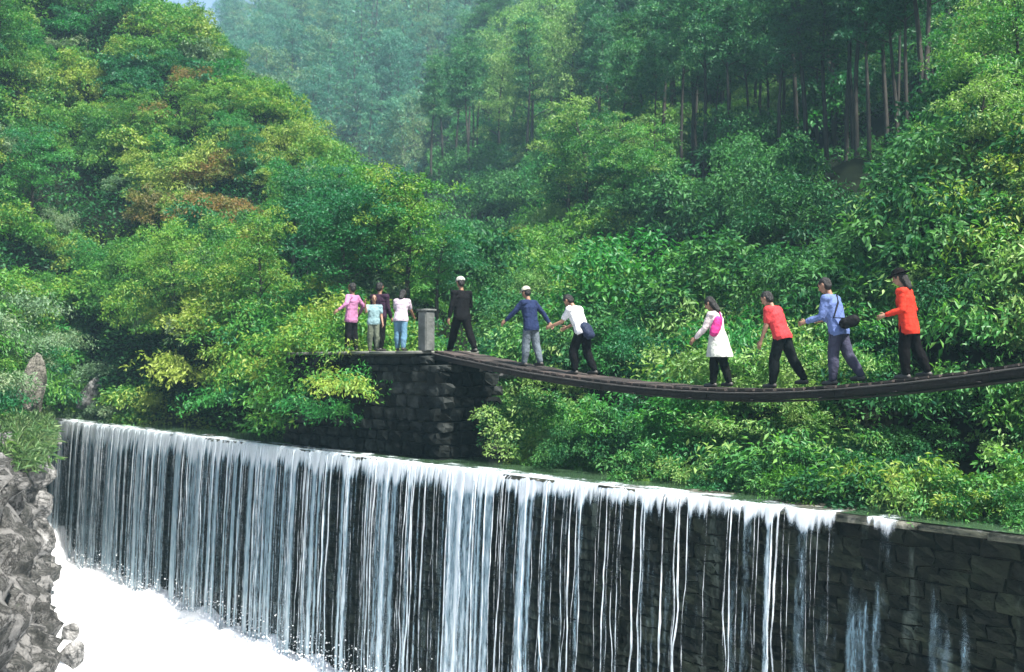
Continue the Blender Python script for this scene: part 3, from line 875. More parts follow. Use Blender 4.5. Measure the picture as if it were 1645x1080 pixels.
# left abutment: masonry pier, downstream face and river face
aend = bridge_pt(748)[:2]; 
A0 = aend + BN * 0.80                      # near downstream corner at the river
ATOP = 7.08
aroot = empty('stone_abutment', (A0[0], A0[1], 4.0))
tag(aroot, 'dark rubble stone abutment carrying the left end of the footbridge', 'abutment')
AL, AW = 5.6, 1.75
V, F = place_np(box_np(-AL, -0.16, -AW, -0.16, 3.5, ATOP - 0.06), A0, BE, BN)
link('core', mesh_np('abutment_core', V - np.array(aroot.location), F), M['mortar'], aroot)
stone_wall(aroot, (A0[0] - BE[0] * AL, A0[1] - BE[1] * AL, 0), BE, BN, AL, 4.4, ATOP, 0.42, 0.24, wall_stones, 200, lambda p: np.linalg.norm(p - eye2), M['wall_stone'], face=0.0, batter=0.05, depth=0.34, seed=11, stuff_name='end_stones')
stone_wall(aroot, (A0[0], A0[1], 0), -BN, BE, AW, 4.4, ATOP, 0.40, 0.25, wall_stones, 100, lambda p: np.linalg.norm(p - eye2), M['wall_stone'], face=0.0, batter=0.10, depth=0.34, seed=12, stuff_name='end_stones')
# upper courses and landing slabs up to deck level, left of the bridge start
z_land = float(BP[0][2])
LS = float(np.dot(A0 - BP[0][:2], BE)) + 0.05
LA = np.array((A0[0] - BE[0] * LS, A0[1] - BE[1] * LS))
LLEN = AL - LS
stone_wall(aroot, (A0[0] - BE[0] * AL, A0[1] - BE[1] * AL, 0), BE, BN, LLEN, ATOP + 0.01, z_land - 0.07, 0.40, 0.22, wall_stones, 60, lambda p: 0, M['wall_stone'], face=0.0, depth=0.34, seed=14, stuff_name='end_stones')
V, F = place_np(box_np(-AL, -LS - 0.02, -AW, -0.18, ATOP - 0.055, z_land - 0.075), A0, BE, BN)
link('landing_core', mesh_np('landing_core', V - np.array(aroot.location), F), M['mortar'], aroot)
x = -AL; rk = random.Random(9)
M['slab'] = simple_mat('landing_slab', (0.06, 0.065, 0.055), (0.16, 0.16, 0.14), scale=2.5, bump=0.5)
while x < -LS - 0.1:
    w_ = min(rk.uniform(0.7, 1.1), -LS - x)
    for y0, y1 in ((-AW, -1.12), (-1.10, 0.03)):
        V, F = place_np(box_np(x + 0.01, x + w_ - 0.01, y0, y1 + rk.uniform(-0.02, 0.02), z_land - 0.07, z_land - 0.004 + rk.uniform(-0.004, 0.004)), A0, BE, BN)
        link('landing_slab', mesh_np('landing_slab', V - np.array(aroot.location), F), M['slab'], aroot)
    x += w_
# gate post of the bridge head
M['post'] = simple_mat('weathered_post', (0.03, 0.035, 0.032), (0.12, 0.125, 0.118), scale=3, bump=0.5)
def post(px, off, label, h=0.86):
    p = bridge_pt(px)[:2] + BN * off
    bm = bmesh.new(); bmesh.ops.create_cube(bm, size=1); bmesh.ops.scale(bm, vec=(0.27, 0.27, h), verts=bm.verts)
    bmesh.ops.translate(bm, vec=(0, 0, h / 2), verts=bm.verts)
    bmesh.ops.bevel(bm, geom=bm.edges[:], offset=0.02, segments=2, affect='EDGES')
    me = bpy.data.meshes.new('post_shaft'); bm.to_mesh(me); bm.free()
    rt = empty('bridge_post', (p[0], p[1], z_land - 0.01), yawb)
    tag(rt, label, 'post')
    link('shaft', me, M['post'], rt)
    V, F = box_np(-0.155, 0.155, -0.155, 0.155, h + 0.002, h + 0.05)
    link('cap', mesh_np('post_cap', V, F), M['post'], rt)
post(718, 0.60, 'grey stone post at the downstream corner of the bridge head')
# right end anchor (beyond the frame)
pe = BP[-1]
rroot = empty('anchor_block', (pe[0], pe[1], 4.0)); tag(rroot, 'stone anchor block at the right end of the footbridge', 'abutment')
V, F = place_np(box_np(-0.2, 2.5, -1.1, 1.1, 3.0, pe[2] - 0.27), pe[:2], BE, BN)
link('block', mesh_np('anchor', V - np.array(rroot.location), F), M['wall_stone'], rroot)

# ------------------------------------------------------------------ people
def capsule(p, q, r1, r2, ax=None, k=1.0, n=12):
    """tapered capsule; widened by K along the unit axis AX"""
    p = np.array(p, float); q = np.array(q, float); d = q - p; L_ = np.linalg.norm(d)
    t = d / L_ if L_ > 1e-6 else np.array((0, 0, 1.0))
    a_ = np.array(ax, float) if ax is not None else (np.cross(t, (0, 1, 0)) if abs(t[1]) < 0.8 else np.cross(t, (1, 0, 0)))
    a_ = a_ - t * np.dot(a_, t)
    if np.linalg.norm(a_) < 1e-3: a_ = np.cross(t, (1, 0, 0))
    a_ /= np.linalg.norm(a_); b_ = np.cross(t, a_)
    rings = []
    for w in (-90, -60, -30, 0): rings.append((p + t * r1 * math.sin(math.radians(w)), max(r1 * math.cos(math.radians(w)), 1e-3)))
    for w in (0, 30, 60, 90): rings.append((q + t * r2 * math.sin(math.radians(w)), max(r2 * math.cos(math.radians(w)), 1e-3)))
    V = []
    for c, r in rings:
        for j in range(n):
            w = 2 * math.pi * j / n
            V.append(c + r * (k * math.cos(w) * a_ + math.sin(w) * b_))
    F = [(i * n + j, i * n + (j + 1) % n, (i + 1) * n + (j + 1) % n, (i + 1) * n + j) for i in range(len(rings) - 1) for j in range(n)]
    V.append(rings[0][0]); V.append(rings[-1][0])
    m = len(rings)
    for j in range(n):
        F.append((len(V) - 2, (j + 1) % n, j, j)); F.append((len(V) - 1, (m - 1) * n + j, (m - 1) * n + (j + 1) % n, (m - 1) * n + (j + 1) % n))
    return np.array(V), F

def ellipsoid(c, r, axes=None):
    V = []; F = []; n, m = 14, 9
    A = np.eye(3) if axes is None else np.array(axes)
    for i in range(m):
        th = math.pi * (i + 0.02) / (m - 1 + 0.04)
        for j in range(n):
            w = 2 * math.pi * j / n
            l = np.array((r[0] * math.sin(th) * math.cos(w), r[1] * math.sin(th) * math.sin(w), r[2] * math.cos(th)))
            V.append(np.array(c) + A.T @ l)
    F = [(i * n + j, (i + 1) * n + j, (i + 1) * n + (j + 1) % n, i * n + (j + 1) % n) for i in range(m - 1) for j in range(n)]
    return np.array(V), F

def mesh_parts(name, parts):
    bm = bmesh.new()
    for V, F in parts:
        vs_ = [bm.verts.new(v) for v in V]
        for f in F:
            f = list(dict.fromkeys(int(x_) for x_ in f))
            if len(f) >= 3:
                try: bm.faces.new([vs_[i] for i in f])
                except ValueError: pass
    bmesh.ops.holes_fill(bm, edges=bm.edges[:], sides=16)
    bmesh.ops.recalc_face_normals(bm, faces=bm.faces[:])
    me = bpy.data.meshes.new(name); bm.to_mesh(me); bm.free()
    return me

REMESH = []
def cloth_part(name, parts, m, parent, vox=0.014, smooth=3, cuts=None, extra=None):
    me = mesh_parts(name, parts)
    o = link(name, me, m, parent)
    REMESH.append((o, vox, smooth, cuts or [], extra))
    return o

def finish_people():
    for o, vox, sm, cuts, extra in REMESH:
        r = o.modifiers.new('r', 'REMESH'); r.mode = 'VOXEL'; r.voxel_size = vox; r.use_smooth_shade = True
        s_ = o.modifiers.new('s', 'SMOOTH'); s_.iterations = sm; s_.factor = 0.5
    bpy.context.view_layer.update()
    dg = bpy.context.evaluated_depsgraph_get()
    res = []
    for o, vox, sm, cuts, extra in REMESH:
        me = bpy.data.meshes.new_from_object(o.evaluated_get(dg), depsgraph=dg)
        res.append(me)
    for (o, vox, sm, cuts, extra), me in zip(REMESH, res):
        o.modifiers.clear()
        mats = [m for m in o.data.materials]
        bm = bmesh.new(); bm.from_mesh(me)
        for co, no in cuts:
            bmesh.ops.bisect_plane(bm, geom=bm.verts[:] + bm.edges[:] + bm.faces[:], plane_co=co, plane_no=no, clear_outer=True)
        if extra:
            for V, F in extra:
                vs_ = [bm.verts.new(v) for v in V]
                for f in F:
                    f = list(dict.fromkeys(int(x_) for x_ in f))
                    if len(f) >= 3:
                        try: bm.faces.new([vs_[i] for i in f])
                        except ValueError: pass
        for f in bm.faces: f.smooth = True; f.material_index = 0
        # folds in cloth
        if o.name.split('.')[0] not in ('body', 'face_features', 'shoe', 'hat', 'cap'):
            for v in bm.verts:
                v.co += v.normal * (0.013 * mnoise.noise(Vector((v.co.x * 8 + 3, v.co.y * 8, v.co.z * 4))) + 0.006 * mnoise.noise(Vector((v.co.x * 24, v.co.y * 24, v.co.z * 16))))
        bm.to_mesh(me); bm.free()
        me.materials.clear()
        for m in mats: me.materials.append(m)
        me.name = o.name
        o.data = me

def fabric(name, c, rough=0.85):
    c = tuple(x_ * 0.85 for x_ in c)
    d = tuple(x_ * 0.68 for x_ in c)
    return simple_mat(name, d, c, scale=9, rough=rough, bump=0.5, bscale=14, spec=0.06)
M['skin'] = simple_mat('skin', (0.17, 0.09, 0.06), (0.25, 0.14, 0.09), scale=6, rough=0.55, bump=0.05)
M['hair'] = simple_mat('hair', (0.004, 0.0035, 0.0035), (0.010, 0.008, 0.0075), scale=30, rough=0.45, bump=0.5)
M['feature'] = simple_mat('dark_feature', (0.01, 0.008, 0.007), (0.02, 0.015, 0.012), scale=6, bump=0)
M['shoe'] = simple_mat('shoe', (0.02, 0.02, 0.02), (0.05, 0.045, 0.04), scale=8, rough=0.5, bump=0.2)
M['shoe_light'] = simple_mat('shoe_light', (0.45, 0.45, 0.44), (0.6, 0.6, 0.58), scale=8, rough=0.5, bump=0.2)

R_ = math.radians
def person(loc, heading, label, H=1.65, lean=8, head=0, thigh=(18, -14), knee=(8, 22), armL=(10, 12, 15), armR=(-10, 12, 15),
           top=(0.5, 0.5, 0.5), bottom=(0.02, 0.02, 0.02), sleeve='long', hem=0.0, female=False, hair='short', hat=None, skirt=None, shoes='shoe', accessories=(), roll=0, group='people crossing the footbridge'):
    k = H / 1.65
    ha = np.array
    rt = empty('person', loc, heading); rt.rotation_euler = (0, 0, heading)
    tag(rt, label, 'person', group)
    hw = 0.088 * k; sw = (0.165 if female else 0.185) * k
    hip = ha((0, 0, 0.88 * k))
    J = {}
    for sd, nm, th, kn in ((1, 'L', thigh[0], knee[0]), (-1, 'R', thigh[1], knee[1])):
        h = hip + ha((0, sd * hw, 0)); a1 = R_(th); a2 = R_(th - kn)
        kp = h + 0.41 * k * ha((math.sin(a1), sd * 0.02, -math.cos(a1)))
        an = kp + 0.39 * k * ha((math.sin(a2), sd * 0.015, -math.cos(a2)))
        J['hip' + nm], J['knee' + nm], J['ank' + nm] = h, kp, an
    low = min(J['ankL'][2], J['ankR'][2]) - 0.075 * k
    for q in J: J[q] = J[q] - ha((0, 0, low))
    hip = hip - ha((0, 0, low))
    l = R_(lean); up = ha((math.sin(l), 0, math.cos(l))); fw = ha((math.cos(l), 0, -math.sin(l)))
    waist = hip + up * 0.15 * k; chest = hip + up * 0.36 * k; nb = hip + up * 0.505 * k
    hl = R_(lean + head); hup = ha((math.sin(hl), 0, math.cos(hl))); hfw = ha((math.cos(hl), 0, -math.sin(hl)))
    neck = nb + (up + hup) * 0.035 * k
    hc = neck + hup * 0.125 * k + hfw * 0.015 * k
    A = [hfw, ha((0, 1.0, 0)), hup]
    Y = ha((0, 1.0, 0))
    for sd, nm, ar in ((1, 'L', armL), (-1, 'R', armR)):
        s_, o_, e_ = ar
        sh = nb - up * 0.045 * k + Y * sd * sw
        sa = R_(s_ + lean * 0.5); oa = R_(o_)
        d1 = ha((math.sin(sa) * math.cos(oa), sd * math.sin(oa), -math.cos(sa) * math.cos(oa)))
        el = sh + 0.275 * k * d1
        ea = sa + R_(e_); oa2 = oa * 0.6
        d2 = ha((math.sin(ea) * math.cos(oa2), sd * math.sin(oa2), -math.cos(ea) * math.cos(oa2)))
        wr = el + 0.245 * k * d2
        J['sh' + nm], J['el' + nm], J['wr' + nm], J['hd' + nm] = sh, el, wr, d2
    P = []
    cap = lambda p, q, r1, r2, ax=None, kk=1.0: capsule(p, q, r1 * k, r2 * k, ax, kk)
    def torso(e=0.0, low_=True):
        T = [cap(hip + up * 0.02, waist, 0.105 + e, 0.098 + e, Y, 1.42), cap(waist, chest, 0.098 + e, 0.108 + e, Y, 1.45 if not female else 1.35),
             cap(chest, nb - up * 0.06 * k, 0.108 + e, 0.075 + e, Y, 1.6)]
        for nm in 'LR':
            T.append(cap(nb - up * 0.04 * k, J['sh' + nm], 0.055 + e, 0.055 + e))
        if female: T.append(cap(chest + fw * 0.05 * k + Y * 0.06 * k, chest + fw * 0.05 * k - Y * 0.06 * k, 0.075 + e, 0.075 + e))
        return T
    P += torso()
    P.append(cap(nb, neck + hup * 0.04, 0.052, 0.048))
    # head: skull, jaw, nose, ears, brow
    P.append(ellipsoid(hc + hup * 0.015 * k, (0.098 * k, 0.078 * k, 0.105 * k), A))
    P.append(ellipsoid(hc + hfw * 0.03 * k - hup * 0.06 * k, (0.062 * k, 0.052 * k, 0.062 * k), A))
    P.append(capsule(hc + hfw * 0.088 * k + hup * 0.008 * k, hc + hfw * 0.108 * k - hup * 0.028 * k, 0.011 * k, 0.017 * k))
    P.append(capsule(hc + hfw * 0.080 * k + hup * 0.025 * k + Y * 0.03 * k, hc + hfw * 0.080 * k + hup * 0.025 * k - Y * 0.03 * k, 0.014 * k, 0.014 * k))
    P.append(capsule(hc + hfw * 0.082 * k - hup * 0.062 * k + Y * 0.015, hc + hfw * 0.082 * k - hup * 0.062 * k - Y * 0.015, 0.010 * k, 0.010 * k))
    for sd in (1, -1):
        P.append(ellipsoid(hc + Y * sd * 0.08 * k - hfw * 0.005, (0.018 * k, 0.014 * k, 0.03 * k), A))
    fingers = []
    for nm, sd in (('L', 1), ('R', -1)):
        P.append(cap(J['sh' + nm], J['el' + nm], 0.052, 0.041)); P.append(cap(J['el' + nm], J['wr' + nm], 0.042, 0.028))
        P.append(cap(J['hip' + nm], J['knee' + nm], 0.092, 0.058)); P.append(cap(J['knee' + nm], J['ank' + nm], 0.060, 0.038))
        ck = J['knee' + nm] * 0.68 + J['ank' + nm] * 0.32
        P.append(cap(ck - ha((0.015, 0, 0)), ck - ha((0.012, 0, 0.05)), 0.058, 0.05))
        an = J['ank' + nm]
        P.append(cap(an + ha((-0.03, 0, -0.035)) * k, an + ha((0.13, sd * 0.02, -0.045)) * k, 0.036, 0.028))
        # hand
        d = J['hd' + nm]; wr = J['wr' + nm]
        side = Y - d * np.dot(Y, d); side /= np.linalg.norm(side); pn = np.cross(d, side)   # palm normal
        pal = wr + d * 0.055 * k
        acr = pn                                                                     # knuckles run fore-aft
        P.append(capsule(wr + d * 0.02 * k, wr + d * 0.085 * k, 0.024 * k, 0.028 * k, acr, 1.35))
        curl = -side * sd
        for fi, (off, ln) in enumerate(((-0.030, 0.068), (-0.010, 0.078), (0.010, 0.073), (0.028, 0.058))):
            b0 = wr + d * 0.098 * k + acr * off * k
            m1 = b0 + (d * 0.9 + curl * 0.35) * ln * 0.5 * k; m2 = m1 + (d * 0.6 + curl * 0.75) * ln * 0.5 * k
            fingers += [capsule(b0, m1, 0.0095 * k, 0.0085 * k, n=6), capsule(m1, m2, 0.0085 * k, 0.007 * k, n=6)]
        tsgn = -1 if np.dot(acr, ha((1, 0, 0))) < 0 else 1
        t0 = wr + d * 0.03 * k + acr * tsgn * 0.028 * k; t1 = t0 + (d * 0.6 + acr * tsgn * 0.6 + curl * 0.3) * 0.04 * k; t2 = t1 + (d * 0.85 + acr * tsgn * 0.15 + curl * 0.4) * 0.032 * k
        fingers += [capsule(t0, t1, 0.012 * k, 0.0105 * k, n=6), capsule(t1, t2, 0.0105 * k, 0.008 * k, n=6)]
    cloth_part('body', P, M['skin'], rt, vox=0.0125 * k, smooth=3, extra=fingers)
    # eyes and brows
    EV = []
    for sd in (1, -1):
        EV.append(ellipsoid(hc + hfw * 0.088 * k + Y * sd * 0.031 * k + hup * 0.006 * k, (0.011 * k, 0.014 * k, 0.008 * k), A))
        EV.append(capsule(hc + hfw * 0.092 * k + Y * sd * 0.018 * k + hup * 0.028 * k, hc + hfw * 0.085 * k + Y * sd * 0.045 * k + hup * 0.028 * k, 0.004 * k, 0.004 * k, n=5))
    EV.append(capsule(hc + hfw * 0.094 * k + Y * 0.018 * k - hup * 0.058 * k, hc + hfw * 0.094 * k - Y * 0.018 * k - hup * 0.058 * k, 0.004 * k, 0.004 * k, n=5))
    link('face_features', mesh_parts('face_features', EV), M['feature'], rt)
    # trousers
    T = [cap(hip + up * 0.05 * k, hip - up * 0.0, 0.112, 0.114, Y, 1.4)]
    for nm in 'LR':
        ck_ = J['knee' + nm] * 0.68 + J['ank' + nm] * 0.32 - ha((0.012, 0, 0.02)); T.append(cap(J['hip' + nm], J['knee' + nm], 0.106, 0.086)); T.append(cap(J['knee' + nm], ck_, 0.086, 0.084)); T.append(cap(ck_, J['ank' + nm] + ha((0, 0, 0.03)), 0.084, 0.066))
    mb = fabric('trouser_cloth', bottom)
    cloth_part('trousers', T, mb, rt, vox=0.014, cuts=[((0, 0, max(0.06, 0.055)), (0, 0, -1))])
    # top
    mt = fabric('shirt_cloth', top)
    T = torso(0.030)
    T.append(cap(hip - up * (hem + 0.02) * k, waist, 0.150, 0.128, Y, 1.42))
    for nm in 'LR':
        T.append(cap(J['sh' + nm], J['el' + nm], 0.073, 0.060) if sleeve == 'long' else cap(J['sh' + nm], J['sh' + nm] * 0.35 + J['el' + nm] * 0.65, 0.072, 0.066))
        if sleeve == 'long': T.append(cap(J['el' + nm], J['wr' + nm] * 0.93 + J['el' + nm] * 0.07, 0.058, 0.043))
    hemp = hip - up * (0.07 + hem) * k
    cloth_part('shirt', T, mt, rt, vox=0.014, cuts=[(tuple(hemp), tuple(-up)), (tuple(nb + up * 0.02 * k), tuple(up))])
    if skirt is not None:
        ms = fabric('skirt_cloth', skirt[0]); ln = skirt[1]
        S_ = [capsule(hip + up * 0.13 * k, hip - ha((0.02, 0, ln)), 0.150 * k, 0.245 * k, Y, 1.15, n=20)]
        cloth_part('skirt', S_, ms, rt, vox=0.016, cuts=[(tuple(hip - ha((0, 0, ln))), (0, 0, -1)), (tuple(hip + up * 0.13 * k), tuple(up))])
    # shoes
    for nm, sd in (('L', 1), ('R', -1)):
        an = J['ank' + nm]
        cloth_part('shoe', [cap(an + ha((-0.035, 0, -0.03)) * k, an + ha((0.04, 0, -0.02)) * k, 0.046, 0.046), cap(an + ha((0.0, 0, -0.035)) * k, an + ha((0.145, sd * 0.02, -0.042)) * k, 0.044, 0.036)],
                   M[shoes], rt, vox=0.012, cuts=[(tuple(an + ha((0, 0, -0.074)) * k), (0, 0, -1))])
    # hair
    Hh = [ellipsoid(hc + hup * 0.03 * k - hfw * 0.016 * k, (0.102 * k, 0.09 * k, 0.10 * k), A), ellipsoid(hc - hfw * 0.045 * k - hup * 0.02 * k, (0.068 * k, 0.083 * k, 0.085 * k), A)]
    if hair == 'long':
        Hh += [capsule(hc - hfw * 0.05 * k, neck - hfw * 0.075 * k - hup * 0.06 * k, 0.08 * k, 0.055 * k, Y, 1.25)]
    if hair == 'tail':
        Hh += [capsule(hc - hfw * 0.11 * k + hup * 0.01, hc - hfw * 0.15 * k - hup * 0.14 * k, 0.035 * k, 0.02 * k)]
    cloth_part('hair', Hh, M['hair'], rt, vox=0.012, cuts=[(tuple(hc + hfw * 0.062 * k + hup * 0.0), tuple(hfw * 0.9 - hup * 0.42))])
    if hat:
        kind, colr = hat
        mh = fabric('hat_cloth', colr)
        if kind == 'cap':
            cloth_part('cap', [ellipsoid(hc + hup * 0.045 * k - hfw * 0.01 * k, (0.112 * k, 0.1 * k, 0.095 * k), A), capsule(hc + hfw * 0.08 * k + hup * 0.055 * k, hc + hfw * 0.15 * k + hup * 0.045 * k, 0.012 * k, 0.010 * k, Y, 5.0)],
                       mh, rt, vox=0.011, cuts=[(tuple(hc + hup * 0.035 * k), tuple(-hup))])
        else:
            cloth_part('hat', [ellipsoid(hc + hup * 0.075 * k, (0.112 * k, 0.1 * k, 0.085 * k), A), ellipsoid(hc + hup * 0.055 * k, (0.19 * k, 0.175 * k, 0.018 * k), A)],
                       mh, rt, vox=0.011, cuts=[(tuple(hc + hup * 0.042 * k), tuple(-hup))])
    J.update(hip=hip, waist=waist, chest=chest, nb=nb, hc=hc, up=up, fw=fw, Y=Y)
    return rt, J

def bag(rt, parts, colr, name, strap=None, label=None, group=None):
    """a bag worn by a person: top-level thing in world space"""
    me = mesh_parts(name, parts)
    b = empty(name, rt.location, rt.rotation_euler[2])
    mb = fabric(name + '_cloth', colr, 0.6)
    o = link('pouch', me, mb, b); REMESH.append((o, 0.014, 3, [], None))
    if strap is not None:
        V, F = tube(np.array(strap), [0.014] * len(strap), 6)
        link('strap', mesh_np('strap', V, F, smooth=True), mb, b)
    tag(b, label, 'bag', group)
    return b

HD = math.atan2(-BE[1], -BE[0])          # heading: along the bridge towards the left bank
def on_bridge(px, off=0.0):
    p = bridge_pt(px)
    tt = np.dot(p[:2] - B0[:2], BE)
    z = float(bl(tt)[2]) if tt > 0 else z_land
    return (p[0] + BN[0] * off, p[1] + BN[1] * off, z)

GA = 'people waiting on the stone abutment'
person(on_bridge(583, 0.35), HD + R_(20), 'person in pink shirt with hand on hip at the left end of the abutment', H=1.60, lean=-4, head=6, thigh=(4, -3), knee=(2, 3),
       armL=(-25, 45, 75), armR=(-22, 40, 70), top=(0.42, 0.18, 0.32), bottom=(0.008, 0.008, 0.010), hem=0.08, group=GA, hair='short')
person(on_bridge(601, -0.15), HD - R_(70), 'person in dark clothes standing behind the one in pink shirt', H=1.62, lean=2, thigh=(3, -4), knee=(2, 3),
       armL=(5, 8, 20), armR=(5, 8, 20), top=(0.035, 0.018, 0.035), bottom=(0.005, 0.005, 0.006), group=GA)
person(on_bridge(622, 0.40), HD + R_(150), 'small person in white and teal top with raised hand, between pink shirt and white shirt', H=1.28, lean=2, thigh=(3, -4), knee=(2, 3),
       armL=(5, 8, 20), armR=(50, 15, 110), top=(0.22, 0.34, 0.36), bottom=(0.13, 0.15, 0.11), sleeve='short', group=GA)
person(on_bridge(660, 0.30), HD - R_(55), 'person in white and pink shirt with pale blue jeans beside the bridge post', H=1.42, lean=14, head=22, thigh=(4, -6), knee=(2, 4),
       armL=(20, 10, 25), armR=(20, 10, 25), top=(0.48, 0.40, 0.46), bottom=(0.12, 0.24, 0.34), sleeve='short', hem=0.04, hair='long', female=True, group=GA)

person(on_bridge(742), HD - R_(10), 'person in black with white cap stepping from the bridge onto the abutment', H=1.70, lean=3, head=5, thigh=(26, -20), knee=(4, 12),
       armL=(-8, 14, 18), armR=(14, 18, 70), top=(0.006, 0.006, 0.007), bottom=(0.004, 0.004, 0.0045), hat=('cap', (0.42, 0.42, 0.38)), hem=0.04)
person(on_bridge(853), HD + R_(5), 'person in navy jacket and cream cap with both arms stretched out for balance', H=1.62, lean=8, head=8, thigh=(9, -8), knee=(5, 8),
       armL=(34, 22, 10), armR=(-40, 26, 6), top=(0.018, 0.028, 0.075), bottom=(0.12, 0.145, 0.17), hat=('cap', (0.40, 0.40, 0.31)), hem=0.06)
_, J = person(on_bridge(936), HD + R_(8), 'person in white shirt and black trousers leaning forward, blue jacket tied at waist', H=1.66, lean=24, head=14, thigh=(22, -6), knee=(28, 18),
       armL=(20, 8, 40), armR=(14, 10, 45), top=(0.6, 0.6, 0.62), bottom=(0.005, 0.005, 0.006), sleeve='short', hair='short')
p_rt = _
bag(p_rt, [capsule(J['hip'] + J['up'] * 0.05 - J['fw'] * 0.10 + J['Y'] * 0.02, J['hip'] - J['up'] * 0.14 - J['fw'] * 0.14 + J['Y'] * 0.02, 0.10, 0.09, J['Y'], 1.5),
           capsule(J['hip'] + J['up'] * 0.07 + J['Y'] * 0.0 + J['fw'] * 0.02, J['hip'] + J['up'] * 0.02, 0.145, 0.15, J['Y'], 1.3)], (0.022, 0.03, 0.06), 'tied_jacket',
    label='dark blue jacket tied round the waist of the white shirted person')['category'] = 'jacket'
_, J = person(on_bridge(1155), HD + R_(12), 'woman in white coat dress with pink shawl and black stockings', H=1.58, lean=10, head=14, thigh=(8, -7), knee=(6, 9),
       armL=(18, 10, 22), armR=(-6, 14, 20), top=(0.55, 0.48, 0.48), bottom=(0.005, 0.006, 0.006), female=True, hair='long', skirt=((0.52, 0.54, 0.48), 0.30))
_['label'] = 'person in white flared coat and black stockings, pink bundle under one arm'
bag(_, [capsule(J['chest'] - J['fw'] * 0.08 + J['Y'] * 0.10 - J['up'] * 0.03, J['waist'] + J['Y'] * 0.15 - J['up'] * 0.02, 0.09, 0.085, J['Y'], 1.2)], (0.55, 0.045, 0.22), 'pink_bag',
    strap=[J['nb'] + J['Y'] * -0.1 + J['fw'] * 0.02, J['nb'] - J['fw'] * 0.10, J['chest'] - J['fw'] * 0.15 + J['Y'] * 0.06, J['waist'] + J['Y'] * 0.18], label='bright pink shoulder bag on the person in white coat')
person(on_bridge(1257), HD + R_(5), 'person in coral red top and black trousers leaning forward in step', H=1.66, lean=20, head=10, thigh=(14, -20), knee=(10, 10),
       armL=(-4, 5, 14), armR=(-26, 8, 16), top=(0.50, 0.05, 0.055), bottom=(0.005, 0.007, 0.008), sleeve='short', hair='short')
_, J = person(on_bridge(1347), HD + R_(6), 'person in light blue denim shirt and grey trousers with arms held forward', H=1.74, lean=14, head=10, thigh=(6, -16), knee=(6, 14),
       armL=(4, 8, 62), armR=(-12, 10, 88), top=(0.12, 0.17, 0.36), bottom=(0.05, 0.05, 0.08), hem=0.05, hair='short')
bag(_, [capsule(J['hip'] - J['fw'] * 0.20 + J['Y'] * 0.16 + J['up'] * 0.03, J['hip'] - J['fw'] * 0.34 + J['Y'] * 0.12 + J['up'] * 0.04, 0.10, 0.09, J['Y'], 0.8)], (0.010, 0.010, 0.011), 'hip_bag',
    strap=[J['hip'] - J['fw'] * 0.22 + J['Y'] * 0.17 + J['up'] * 0.1, J['waist'] + J['Y'] * 0.19 - J['fw'] * 0.05, J['chest'] + J['Y'] * 0.12 - J['fw'] * 0.15, J['nb'] - J['Y'] * 0.08 - J['fw'] * 0.08], label='black bag slung at the hip of the person in denim shirt')
person(on_bridge(1460), HD + R_(10), 'person in orange red jacket and wide black hat, last on the bridge', H=1.66, lean=7, head=10, thigh=(6, -14), knee=(10, 8),
       armL=(-10, 10, 78), armR=(-20, 16, 40), top=(0.55, 0.04, 0.022), bottom=(0.004, 0.0035, 0.004), hem=0.12, hat=('hat', (0.004, 0.0035, 0.004)), hair='long')
finish_people()

# ------------------------------------------------------------------ vegetation meshes
def leaves(cent, outw, L_, rg, tone, droop=0.25, wid=0.42, upw=0.8):
    """folded leaf blades; cent (n,3), outw (n,3) direction away from the twig"""
    n = len(cent)
    d = outw * 0.8 + rg.normal(size=(n, 3)) * 0.6; d[:, 2] -= droop
    d /= np.linalg.norm(d, axis=1, keepdims=True) + 1e-9
    nr = rg.normal(size=(n, 3)) * 0.55 + outw * 0.35; nr[:, 2] += upw
    side = np.cross(d, nr); side /= np.linalg.norm(side, axis=1, keepdims=True) + 1e-9
    nn = np.cross(side, d)
    L_ = (L_ * rg.uniform(0.7, 1.3, n))[:, None]
    b0 = cent; tip = cent + d * L_ - nn * L_ * 0.12
    mid = cent + d * L_ * 0.5
    V = np.stack([b0, mid + side * L_ * wid * 0.5 + nn * L_ * 0.08, tip, mid - side * L_ * wid * 0.5 + nn * L_ * 0.08], 1)
    i = np.arange(n)[:, None] * 4
    F = np.concatenate([i + np.array((0, 1, 2)), i + np.array((0, 2, 3))], 0)
    return V.reshape(-1, 3), F, np.repeat(tone, 4)

def clump_cloud(rg, cs, rs_, per, L_, flat=0.65, droop=0.25, wid=0.42, upw=0.8):
    C_, O_, T_ = [], [], []
    for c, r in zip(cs, rs_):
        n = int(per * (r / np.mean(rs_)) ** 2)
        q = rg.normal(size=(n, 3)); q /= np.linalg.norm(q, axis=1, keepdims=True)
        q[:, 2] = np.abs(q[:, 2]) * 0.85 - 0.25 * (rg.random(n) < 0.5)
        rad = r * rg.uniform(0.45, 1.0, n) ** 0.6
        p = c + q * rad[:, None] * np.array((1, 1, flat))
        C_.append(p); O_.append(q); T_.append(np.clip(rg.uniform(0.05, 0.95) + rg.normal(0, 0.2, n) , 0, 1))
    C_ = np.concatenate(C_); O_ = np.concatenate(O_); T_ = np.concatenate(T_)
    return leaves(C_, O_, L_, rg, T_, droop, wid, upw)

def to_mesh(name, V, F, T):
    return mesh_np(name, V, F, attrs={'tone': T})

